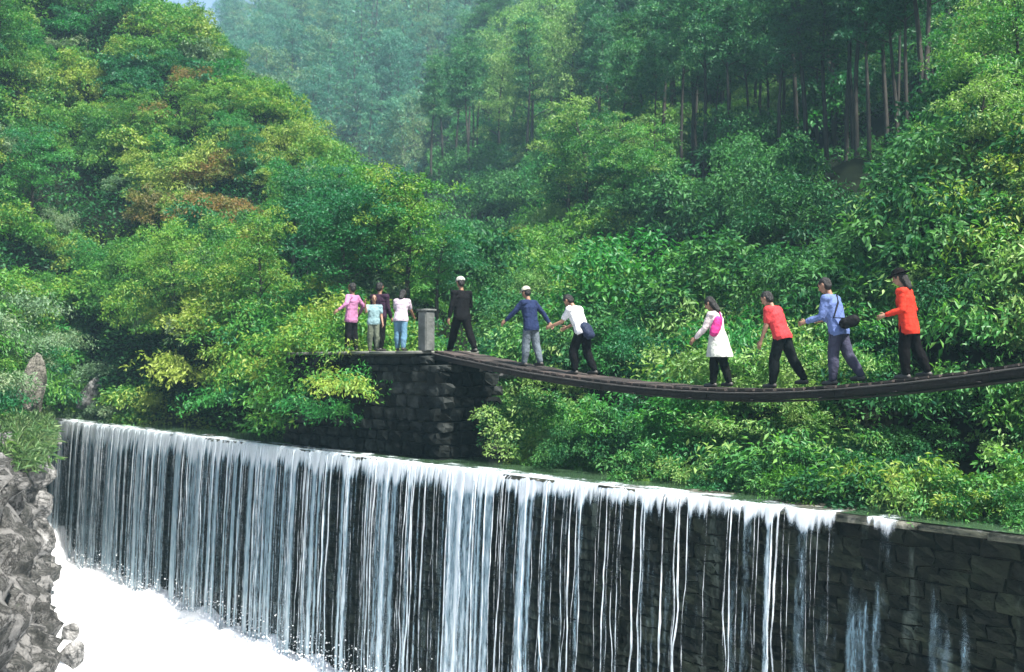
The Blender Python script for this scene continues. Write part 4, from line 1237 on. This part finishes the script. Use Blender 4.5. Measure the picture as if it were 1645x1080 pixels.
def shrub_np(seed, ncl=34, per=62, L_=0.12, R=1.0, hgt=1.0, flat=0.95, droop=0.55):
    rg = np.random.default_rng(seed)
    cs, rr = [], []
    for k in range(ncl):
        az = rg.uniform(0, 2 * math.pi); el = math.asin(rg.uniform(-0.25, 1.0))
        rad = R * rg.uniform(0.45, 1.15)
        cs.append((math.cos(az) * math.cos(el) * rad, math.sin(az) * math.cos(el) * rad, (math.sin(el) * rad * 0.9 + 0.45 * R) * hgt))
        rr.append(R * rg.uniform(0.14, 0.38))
    return clump_cloud(rg, np.array(cs), np.array(rr), per, L_, flat, droop, upw=0.4)

def arching_np(seed, nb=34, R=1.3, L_=0.13):
    """arching sprays with leaves along them, hanging outwards"""
    rg = np.random.default_rng(seed); C_, O_, T_ = [], [], []
    for k in range(nb):
        az = rg.uniform(0, 2 * math.pi); ln = R * rg.uniform(0.7, 1.25); rise = rg.uniform(0.5, 1.3)
        m = 46; t = np.sort(rg.uniform(0.15, 1, m)) ** 0.8
        r_ = t * ln; z = rise * R * (t * 1.8 - t ** 2 * 1.55)
        p = np.stack([np.cos(az) * r_, np.sin(az) * r_, z + 0.25 * R], 1) + rg.normal(0, 0.07 * R, (m, 3))
        o = np.tile(np.array((math.cos(az), math.sin(az), 0.0)), (m, 1)) + rg.normal(0, 0.6, (m, 3))
        o[:, 2] += 0.5 - 1.1 * t
        C_.append(p); O_.append(o / np.linalg.norm(o, axis=1, keepdims=True)); T_.append(np.clip(rg.uniform(0.1, 0.9) + rg.normal(0, 0.13, m), 0, 1))
    return leaves(np.concatenate(C_), np.concatenate(O_), L_, rg, np.concatenate(T_), 0.35, 0.36)

def trunk_np(seed, H, r0, limbs, lean=0.06, zfrom=0.28, reach=1.0):
    rg = np.random.default_rng(seed)
    n = 9; t = np.linspace(0, 1, n)
    ax = np.stack([lean * H * t ** 1.5 * rg.uniform(-1, 1) + 0.03 * H * np.sin(t * 5 + seed) * t, lean * H * t ** 1.5 * rg.uniform(-1, 1) + 0.02 * H * np.cos(t * 4 + seed) * t, H * t - 0.4 * (t == 0)], 1)
    parts = [tube(ax, r0 * (1 - 0.82 * t), 7)]
    ends = []
    for k in range(limbs):
        f = zfrom + (0.97 - zfrom) * (k + rg.random()) / limbs
        b = np.array([np.interp(f, t, ax[:, i]) for i in range(3)])
        az = k * 2.4 + rg.uniform(-0.4, 0.4); ln = reach * rg.uniform(0.6, 1.0) * (1.15 - f * 0.6)
        u = np.linspace(0, 1, 5)
        lp = b + np.stack([np.cos(az) * ln * u, np.sin(az) * ln * u, ln * (0.55 * u - 0.12 * u ** 2)], 1)
        parts.append(tube(lp, r0 * 0.32 * (1 - 0.8 * u) * (1.2 - f * 0.6), 5))
        ends += [lp[2], lp[3], lp[4]]
    ends.append(ax[-1])
    return join_np(parts), np.array(ends), ax

def broadleaf(seed, H=5.0, L_=0.115, per=100, limbs=15, reach=1.7, flat=0.85):
    (tv, tf_), ends, ax = trunk_np(seed, H, 0.035 * H * 0.6, limbs, reach=reach)
    rg = np.random.default_rng(seed + 500)
    cs = np.concatenate([ends, ends[rg.integers(0, len(ends), len(ends) // 2)] + rg.normal(0, 0.45, (len(ends) // 2, 3))])
    cs = cs + rg.normal(0, 0.22, cs.shape)
    rr = rg.uniform(0.22, 0.58, len(cs)) * reach / 1.7
    V, F, T = clump_cloud(rg, cs, rr, per, L_, flat, 0.5, upw=0.45)
    return mesh_np('trunk', tv, tf_, smooth=True), to_mesh('crown', V, F, T)

def pine(seed, H=9.0, crown_from=0.52, L_=0.20, dense=1.0, reach=1.5, per=36):
    (tv, tf_), ends, ax = trunk_np(seed, H, 0.012 * H, 22, lean=0.03, zfrom=crown_from, reach=reach)
    rg = np.random.default_rng(seed + 900)
    cs = np.concatenate([ends, ends + rg.normal(0, 0.22, ends.shape)])
    cs[:, 2] -= 0.0
    V, F, T = clump_cloud(rg, cs, rg.uniform(0.2, 0.42, len(cs)) * reach / 1.4, int(per * dense), L_, 0.45, 0.0, wid=0.22, upw=0.4)
    return mesh_np('trunk', tv, tf_, smooth=True), to_mesh('crown', V, F, T)

def fir(seed, H=7.0, L_=0.16):
    rg = np.random.default_rng(seed); t = np.linspace(0, 1, 8)
    ax = np.stack([0.02 * H * np.sin(t * 3 + seed), 0.02 * H * np.cos(t * 3), H * t - 0.4 * (t == 0)], 1)
    tv, tf_ = tube(ax, 0.016 * H * (1 - 0.9 * t), 7)
    C_, O_, T_ = [], [], []
    for k in range(46):
        f = 0.16 + 0.82 * k / 46; az = k * 2.4 + rg.uniform(-0.3, 0.3); ln = (1.12 - f) * 0.36 * H * rg.uniform(0.7, 1.1); m = int(30 + 40 * (1 - f))
        u = rg.uniform(0.12, 1, m)
        w = rg.normal(0, 0.10 * ln + 0.04, m)
        x = np.cos(az) * ln * u - np.sin(az) * w; y = np.sin(az) * ln * u + np.cos(az) * w; z = H * f - 0.22 * ln * u ** 1.6 + rg.normal(0, 0.03, m)
        C_.append(np.stack([x, y, z], 1))
        o = np.stack([np.cos(az) + 0 * u, np.sin(az) + 0 * u, -0.2 + 0 * u], 1) + rg.normal(0, 0.45, (m, 3)); O_.append(o / np.linalg.norm(o, axis=1, keepdims=True))
        T_.append(np.clip(rg.uniform(0.1, 0.9) + rg.normal(0, 0.1, m), 0, 1))
    V, F, T = leaves(np.concatenate(C_), np.concatenate(O_), L_, rg, np.concatenate(T_), 0.1, 0.28, 0.9)
    return mesh_np('trunk', tv, tf_, smooth=True), to_mesh('crown', V, F, T)

def variants(me, key):
    c = me.copy(); c.materials.clear(); c.materials.append(M[key]); return c
def with_mats(meshes, keys):
    return {k: [variants(m, k) for m in meshes] for k in keys}

shrubs = with_mats([to_mesh('shrub', *shrub_np(200 + i, per=(120, 95, 80, 66, 105)[i], L_=(0.075, 0.095, 0.11, 0.13, 0.085)[i])) for i in range(5)], ['leaf_left', 'leaf_green', 'leaf_rust', 'leaf_dark', 'leaf_bank', 'leaf_pale', 'leaf_grey'])
big_shrubs = with_mats([to_mesh('shrub', *shrub_np(215 + i, ncl=(62, 74, 50, 66)[i], per=(78, 60, 70, 96)[i], L_=(0.085, 0.10, 0.115, 0.07)[i])) for i in range(4)], ['leaf_left', 'leaf_green', 'leaf_rust', 'leaf_dark', 'leaf_bank', 'leaf_pale', 'leaf_grey'])
arch = with_mats([to_mesh('arching_shrub', *arching_np(230 + i)) for i in range(4)], ['leaf_left', 'leaf_green', 'leaf_dark', 'leaf_bank', 'leaf_pale', 'leaf_grey', 'leaf_rust'])
trees = [broadleaf(260 + i) for i in range(4)]
pines = [pine(280 + i, crown_from=(0.50, 0.58, 0.42, 0.62)[i]) for i in range(4)]
firs = [fir(300 + i) for i in range(3)]
for tr_, cr_ in trees + pines + firs: tr_.materials.append(M['bark'])
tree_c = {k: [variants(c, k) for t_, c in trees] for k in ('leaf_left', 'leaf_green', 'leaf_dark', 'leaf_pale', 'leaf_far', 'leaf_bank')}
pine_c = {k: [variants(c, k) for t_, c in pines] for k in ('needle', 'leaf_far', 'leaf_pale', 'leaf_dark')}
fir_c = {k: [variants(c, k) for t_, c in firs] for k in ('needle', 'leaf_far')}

rv = random.Random(99)
def zone(p):
    """where a plant stands, named by things one can find"""
    x_, y_ = px_of(p); d_ = p[1]
    x_, y_ = float(x_), float(y_) - 40
    if d_ > 95: return 'far mountainside, ' + ('below the sky gap' if x_ < 480 else 'behind the tall pines' if x_ > 900 else 'over the valley head') + (', high up' if y_ < 110 else '')
    if x_ < 560 and d_ > 28:
        r_ = 'at the left frame edge' if x_ < 110 else 'above the waterfall corner' if x_ < 250 else 'in the middle of the left hillside' if x_ < 400 else 'left of the people on the abutment'
        return r_ + (', down by the pool' if y_ > 570 else ', low on the slope' if y_ > 430 else ', halfway up' if y_ > 260 else ', high on the slope' if y_ > 110 else ', near the top of the hillside')
    who = 'above the waiting people' if x_ < 690 else 'beyond the person in white cap' if x_ < 800 else 'beyond the person in navy jacket' if x_ < 900 else 'beyond the white shirted person' if x_ < 1040 else 'beyond the person in white coat' if x_ < 1200 else 'beyond the coral red top' if x_ < 1300 else 'beyond the denim shirt' if x_ < 1410 else 'beyond the orange red jacket' if x_ < 1530 else 'by the right frame edge'
    return who + (', under the bridge' if y_ > 600 else ', at bridge height' if y_ > 460 else ', above head height' if y_ > 340 else ', midway up the slope' if y_ > 210 else ', upper slope' if y_ > 90 else ', highest in view')
def sized(sz, a_, b_):
    return 'small ' if sz < a_ else 'large ' if sz > b_ else ''
def tidy(l, p, pre=''):
    l = (pre + l).strip()
    z = zone(p)
    return ' '.join((l + ' ' + z).split()[:16])

def put_shrub(p, size, key, label, group, kind='shrub', tall=1.0):
    lib = (arch if kind == 'arching_shrub' else big_shrubs if size > 0.85 else shrubs)[key]
    o = bpy.data.objects.new(kind, lib[rv.randrange(len(lib))]); C.objects.link(o)
    o.location = (p[0], p[1], p[2] - 0.15 * size)
    o.rotation_euler = (rv.uniform(-0.2, 0.2), rv.uniform(-0.2, 0.2), rv.uniform(0, 6.28))
    o.scale = (size * rv.uniform(0.85, 1.2), size * rv.uniform(0.85, 1.2), size * tall * rv.uniform(0.8, 1.15))
    tag(o, tidy(' '.join(label.split(' on the ')[0].split(' in the ')[0].split()), p, sized(size, 0.75, 1.25)), 'shrub', group)
    return o
def put_tree(p, H, lib, crowns, base_h, label, group, name='tree', i=None, fat=1.0, auto=False):
    i = rv.randrange(len(lib)) if i is None else i
    rt = empty(name, tuple(p), rv.uniform(0, 6.28)); sc_ = H / base_h
    rt.scale = (sc_ * fat, sc_ * fat, sc_)
    tag(rt, tidy(' '.join(label.split(' on the ')[0].split(' high on ')[0].split(' in the ')[0].split(' behind ')[0].split(' in front ')[0].split()), p, '') if auto else label, 'tree', group)
    for nm, me in (('trunk', lib[i][0]), ('crown', crowns[i])):
        o = bpy.data.objects.new(nm, me); C.objects.link(o); o.parent = rt
    return rt

SHADE_GAPS = [(60, 300, 110, 42), (170, 345, 70, 30), (20, 420, 70, 26), (160, 45, 26, 50), (320, 215, 28, 20), (375, 330, 60, 26), (545, 415, 62, 34), (470, 445, 50, 30),
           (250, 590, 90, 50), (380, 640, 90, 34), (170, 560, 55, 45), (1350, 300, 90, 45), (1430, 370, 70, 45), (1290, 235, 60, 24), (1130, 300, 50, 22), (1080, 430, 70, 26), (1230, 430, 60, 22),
           (780, 370, 55, 22), (1560, 760, 40, 60), (1000, 640, 55, 26), (1080, 740, 60, 26), (880, 415, 30, 26), (1450, 210, 60, 24), (1500, 560, 40, 20), (700, 230, 30, 14)]  # plants left out here; near-black soil stands in for deep shade
def shade_gap(p, pad=0.0):
    """gaps in the planting, their dark soil and leaves standing in for shade"""
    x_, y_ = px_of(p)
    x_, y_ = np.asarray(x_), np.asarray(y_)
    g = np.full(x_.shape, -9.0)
    for cx, cy, rx, ry in SHADE_GAPS:
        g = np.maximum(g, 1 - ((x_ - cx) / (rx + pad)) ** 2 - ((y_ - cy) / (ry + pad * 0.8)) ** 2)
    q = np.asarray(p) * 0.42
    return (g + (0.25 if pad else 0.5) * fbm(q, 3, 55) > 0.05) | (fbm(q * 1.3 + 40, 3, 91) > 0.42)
def scatter(hill, x0, x1, v0, v1, n, size, accept=None, tries=40, sep=0.75):
    """n points spread over part of a hill, spaced by size"""
    pts = []
    for _ in range(n * tries):
        if len(pts) >= n: break
        px = rv.uniform(x0, x1); v = rv.uniform(v0, v1)
        p = hill.s(px, v)
        if accept and not accept(p, px, v): continue
        if hill is not hillC and bool(shade_gap(p + np.array((0, 0, 0.5)), 0.62 * (size(v) if callable(size) else size) * FPX / p[1])): continue
        sz = size(v) if callable(size) else size
        if all((p[0] - q[0]) ** 2 + (p[1] - q[1]) ** 2 + (p[2] - q[2]) ** 2 > (sep * (sz + r) * 0.5 * 2) ** 2 * 0.5 for q, r in pts):
            pts.append((p, sz))
    return pts

# left hillside
GL = 'shrubs covering the left hillside'
pts = scatter(hillA, -160, 640, 0.10, 4.0, 270, lambda v: rv.uniform(0.9, 1.5), sep=0.62)
for p, sz in pts:
    X_, Y_ = px_of(p)
    q = rv.random()
    rust = math.exp(-((X_ - 350) / 110) ** 2 - ((Y_ - 265) / 60) ** 2)
    if q < rust * 0.38: put_shrub(p, sz, 'leaf_rust', 'rusty orange leaved shrub on the middle of the left hillside', 'rusty shrubs on the left hillside')
    elif q < 0.5: put_shrub(p, sz * 1.0, 'leaf_left', 'yellow-green leafy shrub on the left hillside', GL)
    elif q < 0.75: put_shrub(p, sz * 0.9, 'leaf_left', 'arching yellow-green shrub on the left hillside', 'arching shrubs on the left hillside', 'arching_shrub')
    elif q < 0.92: put_shrub(p, sz, 'leaf_green', 'deep green leafy shrub on the left hillside', 'deep green shrubs on the left hillside')
    else: put_shrub(p, sz * 0.8, 'leaf_grey', 'grey-green leafy shrub on the left hillside', 'grey-green shrubs on the left hillside')
for px, v, sz in [(330, 2.6, 1.3), (365, 2.8, 1.3), (290, 2.9, 1.1), (350, 3.1, 1.2), (390, 3.3, 1.0), (245, 2.5, 1.0), (310, 3.5, 1.0), (400, 2.6, 1.0)]:
    put_shrub(hillA.s(px, v), sz, 'leaf_rust', 'rusty orange leaved shrub', 'rusty shrubs on the left hillside')
# small trees on that slope
for px, v, H, key, lb in [(40, 2.0, 4.5, 'leaf_green', 'fresh green tree at the left frame edge above the dark gap'), (-10, 3.0, 4.5, 'leaf_left', 'yellow-green tree cut by the left frame edge, high on the slope'),
                          (130, 1.3, 3.6, 'leaf_green', 'bright green small tree leaning out above the waterfall corner'), (210, 2.9, 3.2, 'leaf_left', 'olive tree on the shoulder of the left hillside'),
                          (310, 3.2, 2.8, 'leaf_left', 'yellowish tree at the top of the left hillside under the sky gap'), (390, 3.2, 2.8, 'leaf_green', 'green tree on the ridge of the left hillside'),
                          (300, 1.2, 3.8, 'leaf_left', 'light green small tree low on the left slope above the pool'), (420, 1.4, 3.8, 'leaf_left', 'pale green tree overhanging the pool left of the people'),
                          (470, 2.6, 3.8, 'leaf_green', 'green tree midway up the slope left of the people')]:
    put_tree(hillA.s(px, v), H, trees, tree_c[key], 5.0, lb, 'small trees on the left hillside')
for px, v, H, key, lb in [(560, 2.0, 4.0, 'leaf_green', 'bright green tree spreading directly above the waiting people'), (610, 2.4, 4.0, 'leaf_green', 'bright green tree behind the white shirted waiting person'),
                          (655, 2.5, 4.0, 'leaf_left', 'yellow-green tree above the bridge head posts'), (540, 3.1, 3.4, 'leaf_green', 'bright green tree on the ridge end above the people'),
                          (700, 2.6, 2.8, 'leaf_green', 'small bright green tree right of the bridge head'), (490, 2.8, 3.4, 'leaf_green', 'rounded green tree left of the ridge end')]:
    put_tree(hillA.s(px, v), H, trees, tree_c[key], 5.0, lb, 'bright trees over the abutment', fat=1.2)
# overhang beside the abutment and the pool
for px, py, d, sz, key in [(470, 590, 28, 1.2, 'leaf_left'), (505, 560, 27.6, 1.0, 'leaf_left'), (515, 690, 26.0, 0.9, 'leaf_green'), (470, 690, 27.4, 1.0, 'leaf_left'), (550, 650, 25.2, 0.9, 'leaf_left'), (590, 650, 25.6, 0.8, 'leaf_green'), (560, 610, 26.5, 0.9, 'leaf_left'), (530, 640, 27.6, 1.1, 'leaf_left'), (480, 650, 29, 1.2, 'leaf_left'), (560, 680, 26.2, 0.7, 'leaf_green'),
                           (430, 640, 31, 1.2, 'leaf_left'), (370, 660, 33, 1.1, 'leaf_green'), (300, 640, 35, 1.2, 'leaf_left'), (230, 660, 37.5, 1.1, 'leaf_left')]:
    put_shrub(at(px, py, d), sz, key, 'leafy shrub hanging over the pool', 'shrubs overhanging the pool', 'arching_shrub')

# shrubs above the left rocks
for px, py, d, sz in [(-30, 560, 33, 1.1), (0, 590, 36, 0.9), (8, 650, 35, 0.6), (90, 570, 38, 0.9), (-10, 650, 31, 0.8), (100, 630, 40, 0.7), (170, 610, 41, 0.8), (40, 520, 38, 0.9), (120, 680, 40.5, 0.4)]:
    put_shrub(at(px, py, d), sz, 'leaf_grey', 'drooping grey-green shrub', 'shrubs above the left boulders', 'arching_shrub')

# right bank: light shrubs just behind the crest and the bridge
def below_deck(p, px, v):
    return True
GR = 'light shrubs on the right bank below the bridge'
for s in np.arange(14.0, DL + 3.0, 0.6):
    for lay in range(2):
        o_ = -1.0 - 0.8 * lay - rv.uniform(0, 0.3)
        px = float(px_of(dam(s, o_, CREST))[0])
        if px < 815: continue
        if px > 1300: o_ += 0.32
        elif rv.random() < 0.2: continue
        sz = rv.uniform(0.32, 0.75) if lay == 0 else rv.uniform(0.4, 1.05)
        q = dam(s + rv.uniform(-0.2, 0.2), o_, CREST - 0.12 + 0.15 * lay)
        key = rv.choice(['leaf_bank', 'leaf_bank', 'leaf_left', 'leaf_green', 'leaf_dark', 'leaf_dark'])
        put_shrub(q, sz, key, 'low light green shrub', GR, rv.choice(['bank_plant', 'arching_shrub']))
pts = scatter(hillB, 800, 1760, 0.12, 2.0, 120, lambda v: rv.uniform(0.6, 1.2), sep=0.66)
for p, sz in pts:
    key = rv.choice(['leaf_bank', 'leaf_bank', 'leaf_green', 'leaf_pale', 'leaf_dark'])
    put_shrub(p, sz, key, 'light green shrub on the right bank behind the people', 'light shrubs on the right bank behind the bridge', rv.choice(['bank_plant', 'arching_shrub']))
# yellow-green near slope at the right edge
pts = scatter(hillB, 1540, 1800, 1.6, 5.0, 60, lambda v: rv.uniform(0.9, 1.3), sep=0.62)
for p, sz in pts:
    put_shrub(p, sz, rv.choice(['leaf_pale', 'leaf_bank', 'leaf_bank', 'leaf_left']), 'yellow-green shrub on the slope at the right frame edge', 'yellow-green shrubs at the right frame edge', rv.choice(['bank_plant', 'arching_shrub']))
for px, v, H, lb in [(1600, 2.6, 3.2, 'pale green tree at the right edge above the last person'), (1660, 3.6, 3.6, 'pale green tree cut by the right frame edge'), (1590, 3.6, 3.4, 'yellow-green tree where the bright slope meets the dark wood')]:
    put_tree(hillB.s(px, v), H, trees, tree_c['leaf_bank'], 5.0, lb, 'pale trees at the right edge')
# tongue of yellowish shrubs in the valley right of the bridge head
for px, v, sz in [(820, 2.2, 1.0), (850, 2.6, 1.1), (880, 3.0, 1.2), (905, 3.4, 1.3), (870, 2.2, 1.0), (930, 2.5, 1.1), (960, 2.9, 1.1), (985, 3.4, 1.2), (920, 3.8, 1.4), (1000, 2.3, 1.0), (840, 1.8, 0.9), (790, 2.0, 1.0), (950, 4.0, 1.3), (860, 3.4, 1.3), (890, 3.9, 1.4), (925, 4.4, 1.5), (900, 2.6, 1.1), (940, 3.4, 1.2), (965, 2.4, 1.0), (830, 2.4, 1.0)]:
    put_shrub(hillB.s(px, v), sz, 'leaf_pale' if rv.random() < 0.2 else 'leaf_left', 'yellowish shrub', 'yellowish shrubs on the spur', rv.choice(['shrub', 'arching_shrub']))

# dark wood on the right slope
pts = scatter(hillB, 720, 1600, 1.9, 4.3, 170, lambda v: rv.uniform(1.2, 1.9), accept=lambda p, px, v: not (px < 1010 and v < 4.0 and px > 800), sep=0.62)
for p, sz in pts:
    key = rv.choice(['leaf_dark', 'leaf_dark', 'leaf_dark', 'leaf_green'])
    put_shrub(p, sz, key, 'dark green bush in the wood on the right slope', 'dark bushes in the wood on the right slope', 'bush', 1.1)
pts = scatter(hillB, 820, 1560, 2.4, 3.9, 34, 2.2, sep=0.8)
for p, sz in pts:
    put_tree(p, rv.uniform(3.2, 5.0), trees, tree_c[rv.choice(['leaf_dark', 'leaf_dark', 'leaf_bank'])], 5.0, 'dark green broadleaf tree in the wood on the right slope', 'broadleaf trees on the right slope', fat=1.15, auto=True)
pts = scatter(hillB, 1280, 1600, 3.6, 6.4, 20, 2.4, sep=0.8)
for p, sz in pts:
    put_tree(p, rv.uniform(5.0, 8.0), firs, fir_c['needle'], 7.0, 'dark fir with layered boughs high on the right slope', 'firs high on the right slope', name='fir_tree', auto=True)
# slender pines standing in front of the pale upper wood
for k in range(34):
    px = 985 + k * 15.5 + rv.uniform(-8, 8)
    v = rv.uniform(3.9, 4.7)
    if px > 1430: v -= 0.3
    put_tree(hillB.s(px, v), rv.uniform(6.5, 9.5), pines, pine_c['needle' if rv.random() < 0.75 else 'leaf_dark'], 9.0, 'slim dark pine with long bare trunk', 'slim pines along the upper wood', name='pine_tree', fat=rv.uniform(0.8, 1.15), auto=True)
for p, sz in scatter(hillB, 960, 1480, 4.5, 5.4, 46, lambda v: rv.uniform(1.2, 1.8), sep=0.6):
    put_shrub(p, sz, rv.choice(['leaf_bank', 'leaf_pale', 'leaf_green']), 'pale green bush behind the pine trunks', 'pale bushes behind the pine trunks', 'bush')
# pines with bare trunks
pts = scatter(hillB, 720, 1500, 4.7, 7.0, 95, 1.9, sep=0.75, accept=lambda p, px, v: not (770 < px < 950 and v < 6.2))
for p, sz in pts:
    X_, Y_ = px_of(p)
    key = 'needle' if rv.random() < 0.8 else 'leaf_dark'
    put_tree(p, rv.uniform(7.0, 11.0), pines, pine_c[key], 9.0, 'slender pine with bare trunk on the upper slope', 'pines on the upper slope', name='pine_tree', auto=True)
for px, v, H in [(1080, 4.9, 9.5), (1100, 5.1, 9.0), (1165, 5.0, 10), (1200, 5.2, 10.5), (1245, 5.0, 10), (1010, 5.2, 9), (850, 5.0, 10), (770, 5.2, 9), (700, 5.0, 9), (720, 5.3, 9.5), (742, 4.9, 9), (760, 4.8, 9.5), (960, 4.9, 9.5), (985, 5.1, 10), (940, 5.3, 9.5), (1285, 5.4, 11), (1220, 5.6, 11), (1180, 5.5, 11)]:
    put_tree(hillB.s(px, v), H, pines, pine_c['needle'], 9.0, 'tall dark pine in front of the upper wood', 'tall pines in front of the upper wood', name='pine_tree', auto=True)
# pale sunlit trees in the middle
for px, v, H in [(800, 5.2, 8), (828, 5.5, 9), (858, 5.2, 9), (890, 5.5, 9), (922, 5.2, 8.5), (785, 5.8, 9), (850, 6.0, 9), (905, 6.0, 9)]:
    put_tree(hillB.s(px, v), H, trees, tree_c['leaf_pale'], 5.0, 'pale yellow-green sunlit tree behind the pines', 'pale trees in the middle of the valley', fat=0.75, auto=True)
# undergrowth of the pine slope
pts = scatter(hillB, 720, 1500, 4.7, 6.9, 110, lambda v: rv.uniform(1.0, 1.7), sep=0.6)
for p, sz in pts:
    put_shrub(p, sz, rv.choice(['leaf_green', 'leaf_bank', 'leaf_dark']), 'green bush in the undergrowth beneath the pines', 'undergrowth bushes beneath the pines', 'bush')

# far mountain wood
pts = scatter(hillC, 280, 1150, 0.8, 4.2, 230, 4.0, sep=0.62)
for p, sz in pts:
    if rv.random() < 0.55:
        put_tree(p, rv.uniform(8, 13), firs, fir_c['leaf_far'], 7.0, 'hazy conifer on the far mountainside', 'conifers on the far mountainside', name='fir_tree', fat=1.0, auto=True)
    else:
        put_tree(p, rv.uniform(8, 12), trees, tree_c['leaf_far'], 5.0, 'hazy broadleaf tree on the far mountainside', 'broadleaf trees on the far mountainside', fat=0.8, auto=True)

# ------------------------------------------------------------------ ground cover (nobody could count it)
def cover(name, hill, key, n, L_, vmax, seed, label, lift=0.25, shaded=False):
    rg = np.random.default_rng(seed)
    G = hill.G; nu, nv = hill.nu, hill.nv
    lim = vmax / (hill.nrow - 1) * (nv - 1)
    # weight cells by area
    a_ = np.linalg.norm(np.cross(G[1:, :-1] - G[:-1, :-1], G[:-1, 1:] - G[:-1, :-1]), axis=-1)
    dist = np.linalg.norm((G[:-1, :-1] - EYE), axis=-1)
    w = a_ / dist ** 1.2; w[:, int(lim):] = 0; w = w.ravel() / w.sum()
    c = rg.choice(len(w), n, p=w); i, j = c // (nv - 1), c % (nv - 1)
    fu, fv = rg.random(n)[:, None], rg.random(n)[:, None]
    p = G[i, j] * (1 - fu) * (1 - fv) + G[i + 1, j] * fu * (1 - fv) + G[i, j + 1] * (1 - fu) * fv + G[i + 1, j + 1] * fu * fv
    nr = hill.N[i, j]
    if hill is not hillC:
        keep = shade_gap(p, 12.0) if shaded else ~shade_gap(p) | (rg.random(len(p)) < 0.04)
        p = p[keep]; nr = nr[keep]; n = len(p)
    dd = np.linalg.norm(p - EYE, axis=1)
    p = p + nr * (rg.uniform(0, lift, len(p)) * (0.6 + dd / 60))[:, None]
    T = np.clip(0.5 + 0.5 * fbm(p * 0.9, 2, seed) + rg.normal(0, 0.18, n), 0, 1)
    V, F, T = leaves(p, nr, L_ * (0.6 + dd / 55), rg, T, 0.1, 0.5)
    o = link(name, to_mesh(name, V, F, T), M[key]); tag(o, label, 'ground cover', kind='stuff')
cover('left_undergrowth', hillA, 'leaf_left', 130000, 0.10, 4.6, 1, 'low leafy undergrowth carpeting the left hillside')
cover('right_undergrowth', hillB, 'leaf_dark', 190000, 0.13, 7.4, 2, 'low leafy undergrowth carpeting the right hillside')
cover('shade_toned_undergrowth', hillA, 'leaf_dark', 150000, 0.11, 4.6, 5, 'dark undergrowth with shade put into its leaf colour on the left hillside', lift=0.35, shaded=True)  # shade painted by dark leaves, laid in the planting gaps alone
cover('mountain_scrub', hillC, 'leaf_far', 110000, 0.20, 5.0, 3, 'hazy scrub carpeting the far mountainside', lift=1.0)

# grass tufts on the rock bank
rg = np.random.default_rng(4)
gp, gd, gt = [], [], []
for k in range(170):
    d = rg.uniform(24, 41); px = rg.uniform(-60, 75)
    c = at(px, 690, d); c[2] = 5.12 + rg.uniform(-0.2, 0.25)
    for j in range(90):
        gp.append(c + rg.normal(0, 0.12, 3)); v = rg.normal(0, 0.5, 3); v[2] = abs(v[2]) + 0.5; gd.append(v / np.linalg.norm(v)); gt.append(rg.random())
V, F, T = leaves(np.array(gp), np.array(gd), 0.30, rg, np.array(gt), 0.15, 0.06)
tag(link('bank_grass', to_mesh('bank_grass', V, F, T), M['grass']), 'long grass tufts growing on top of the left rocks', 'grass', kind='stuff')

# ------------------------------------------------------------------ haze
hz, nt, out = mat('haze_air')
pvn = N(nt, 'ShaderNodeVolumePrincipled')
pvn.inputs['Color'].default_value = (0.50, 0.85, 1.0, 1)
pvn.inputs['Density'].default_value = 0.0008
pvn.inputs['Anisotropy'].default_value = 0.2
nt.links.new(pvn.outputs[0], out.inputs['Volume'])
V, F = box_np(-260, 260, -12, 345, -2.4, 75)
tag(link('haze', mesh_np('haze', V, F), hz), kind='stuff')
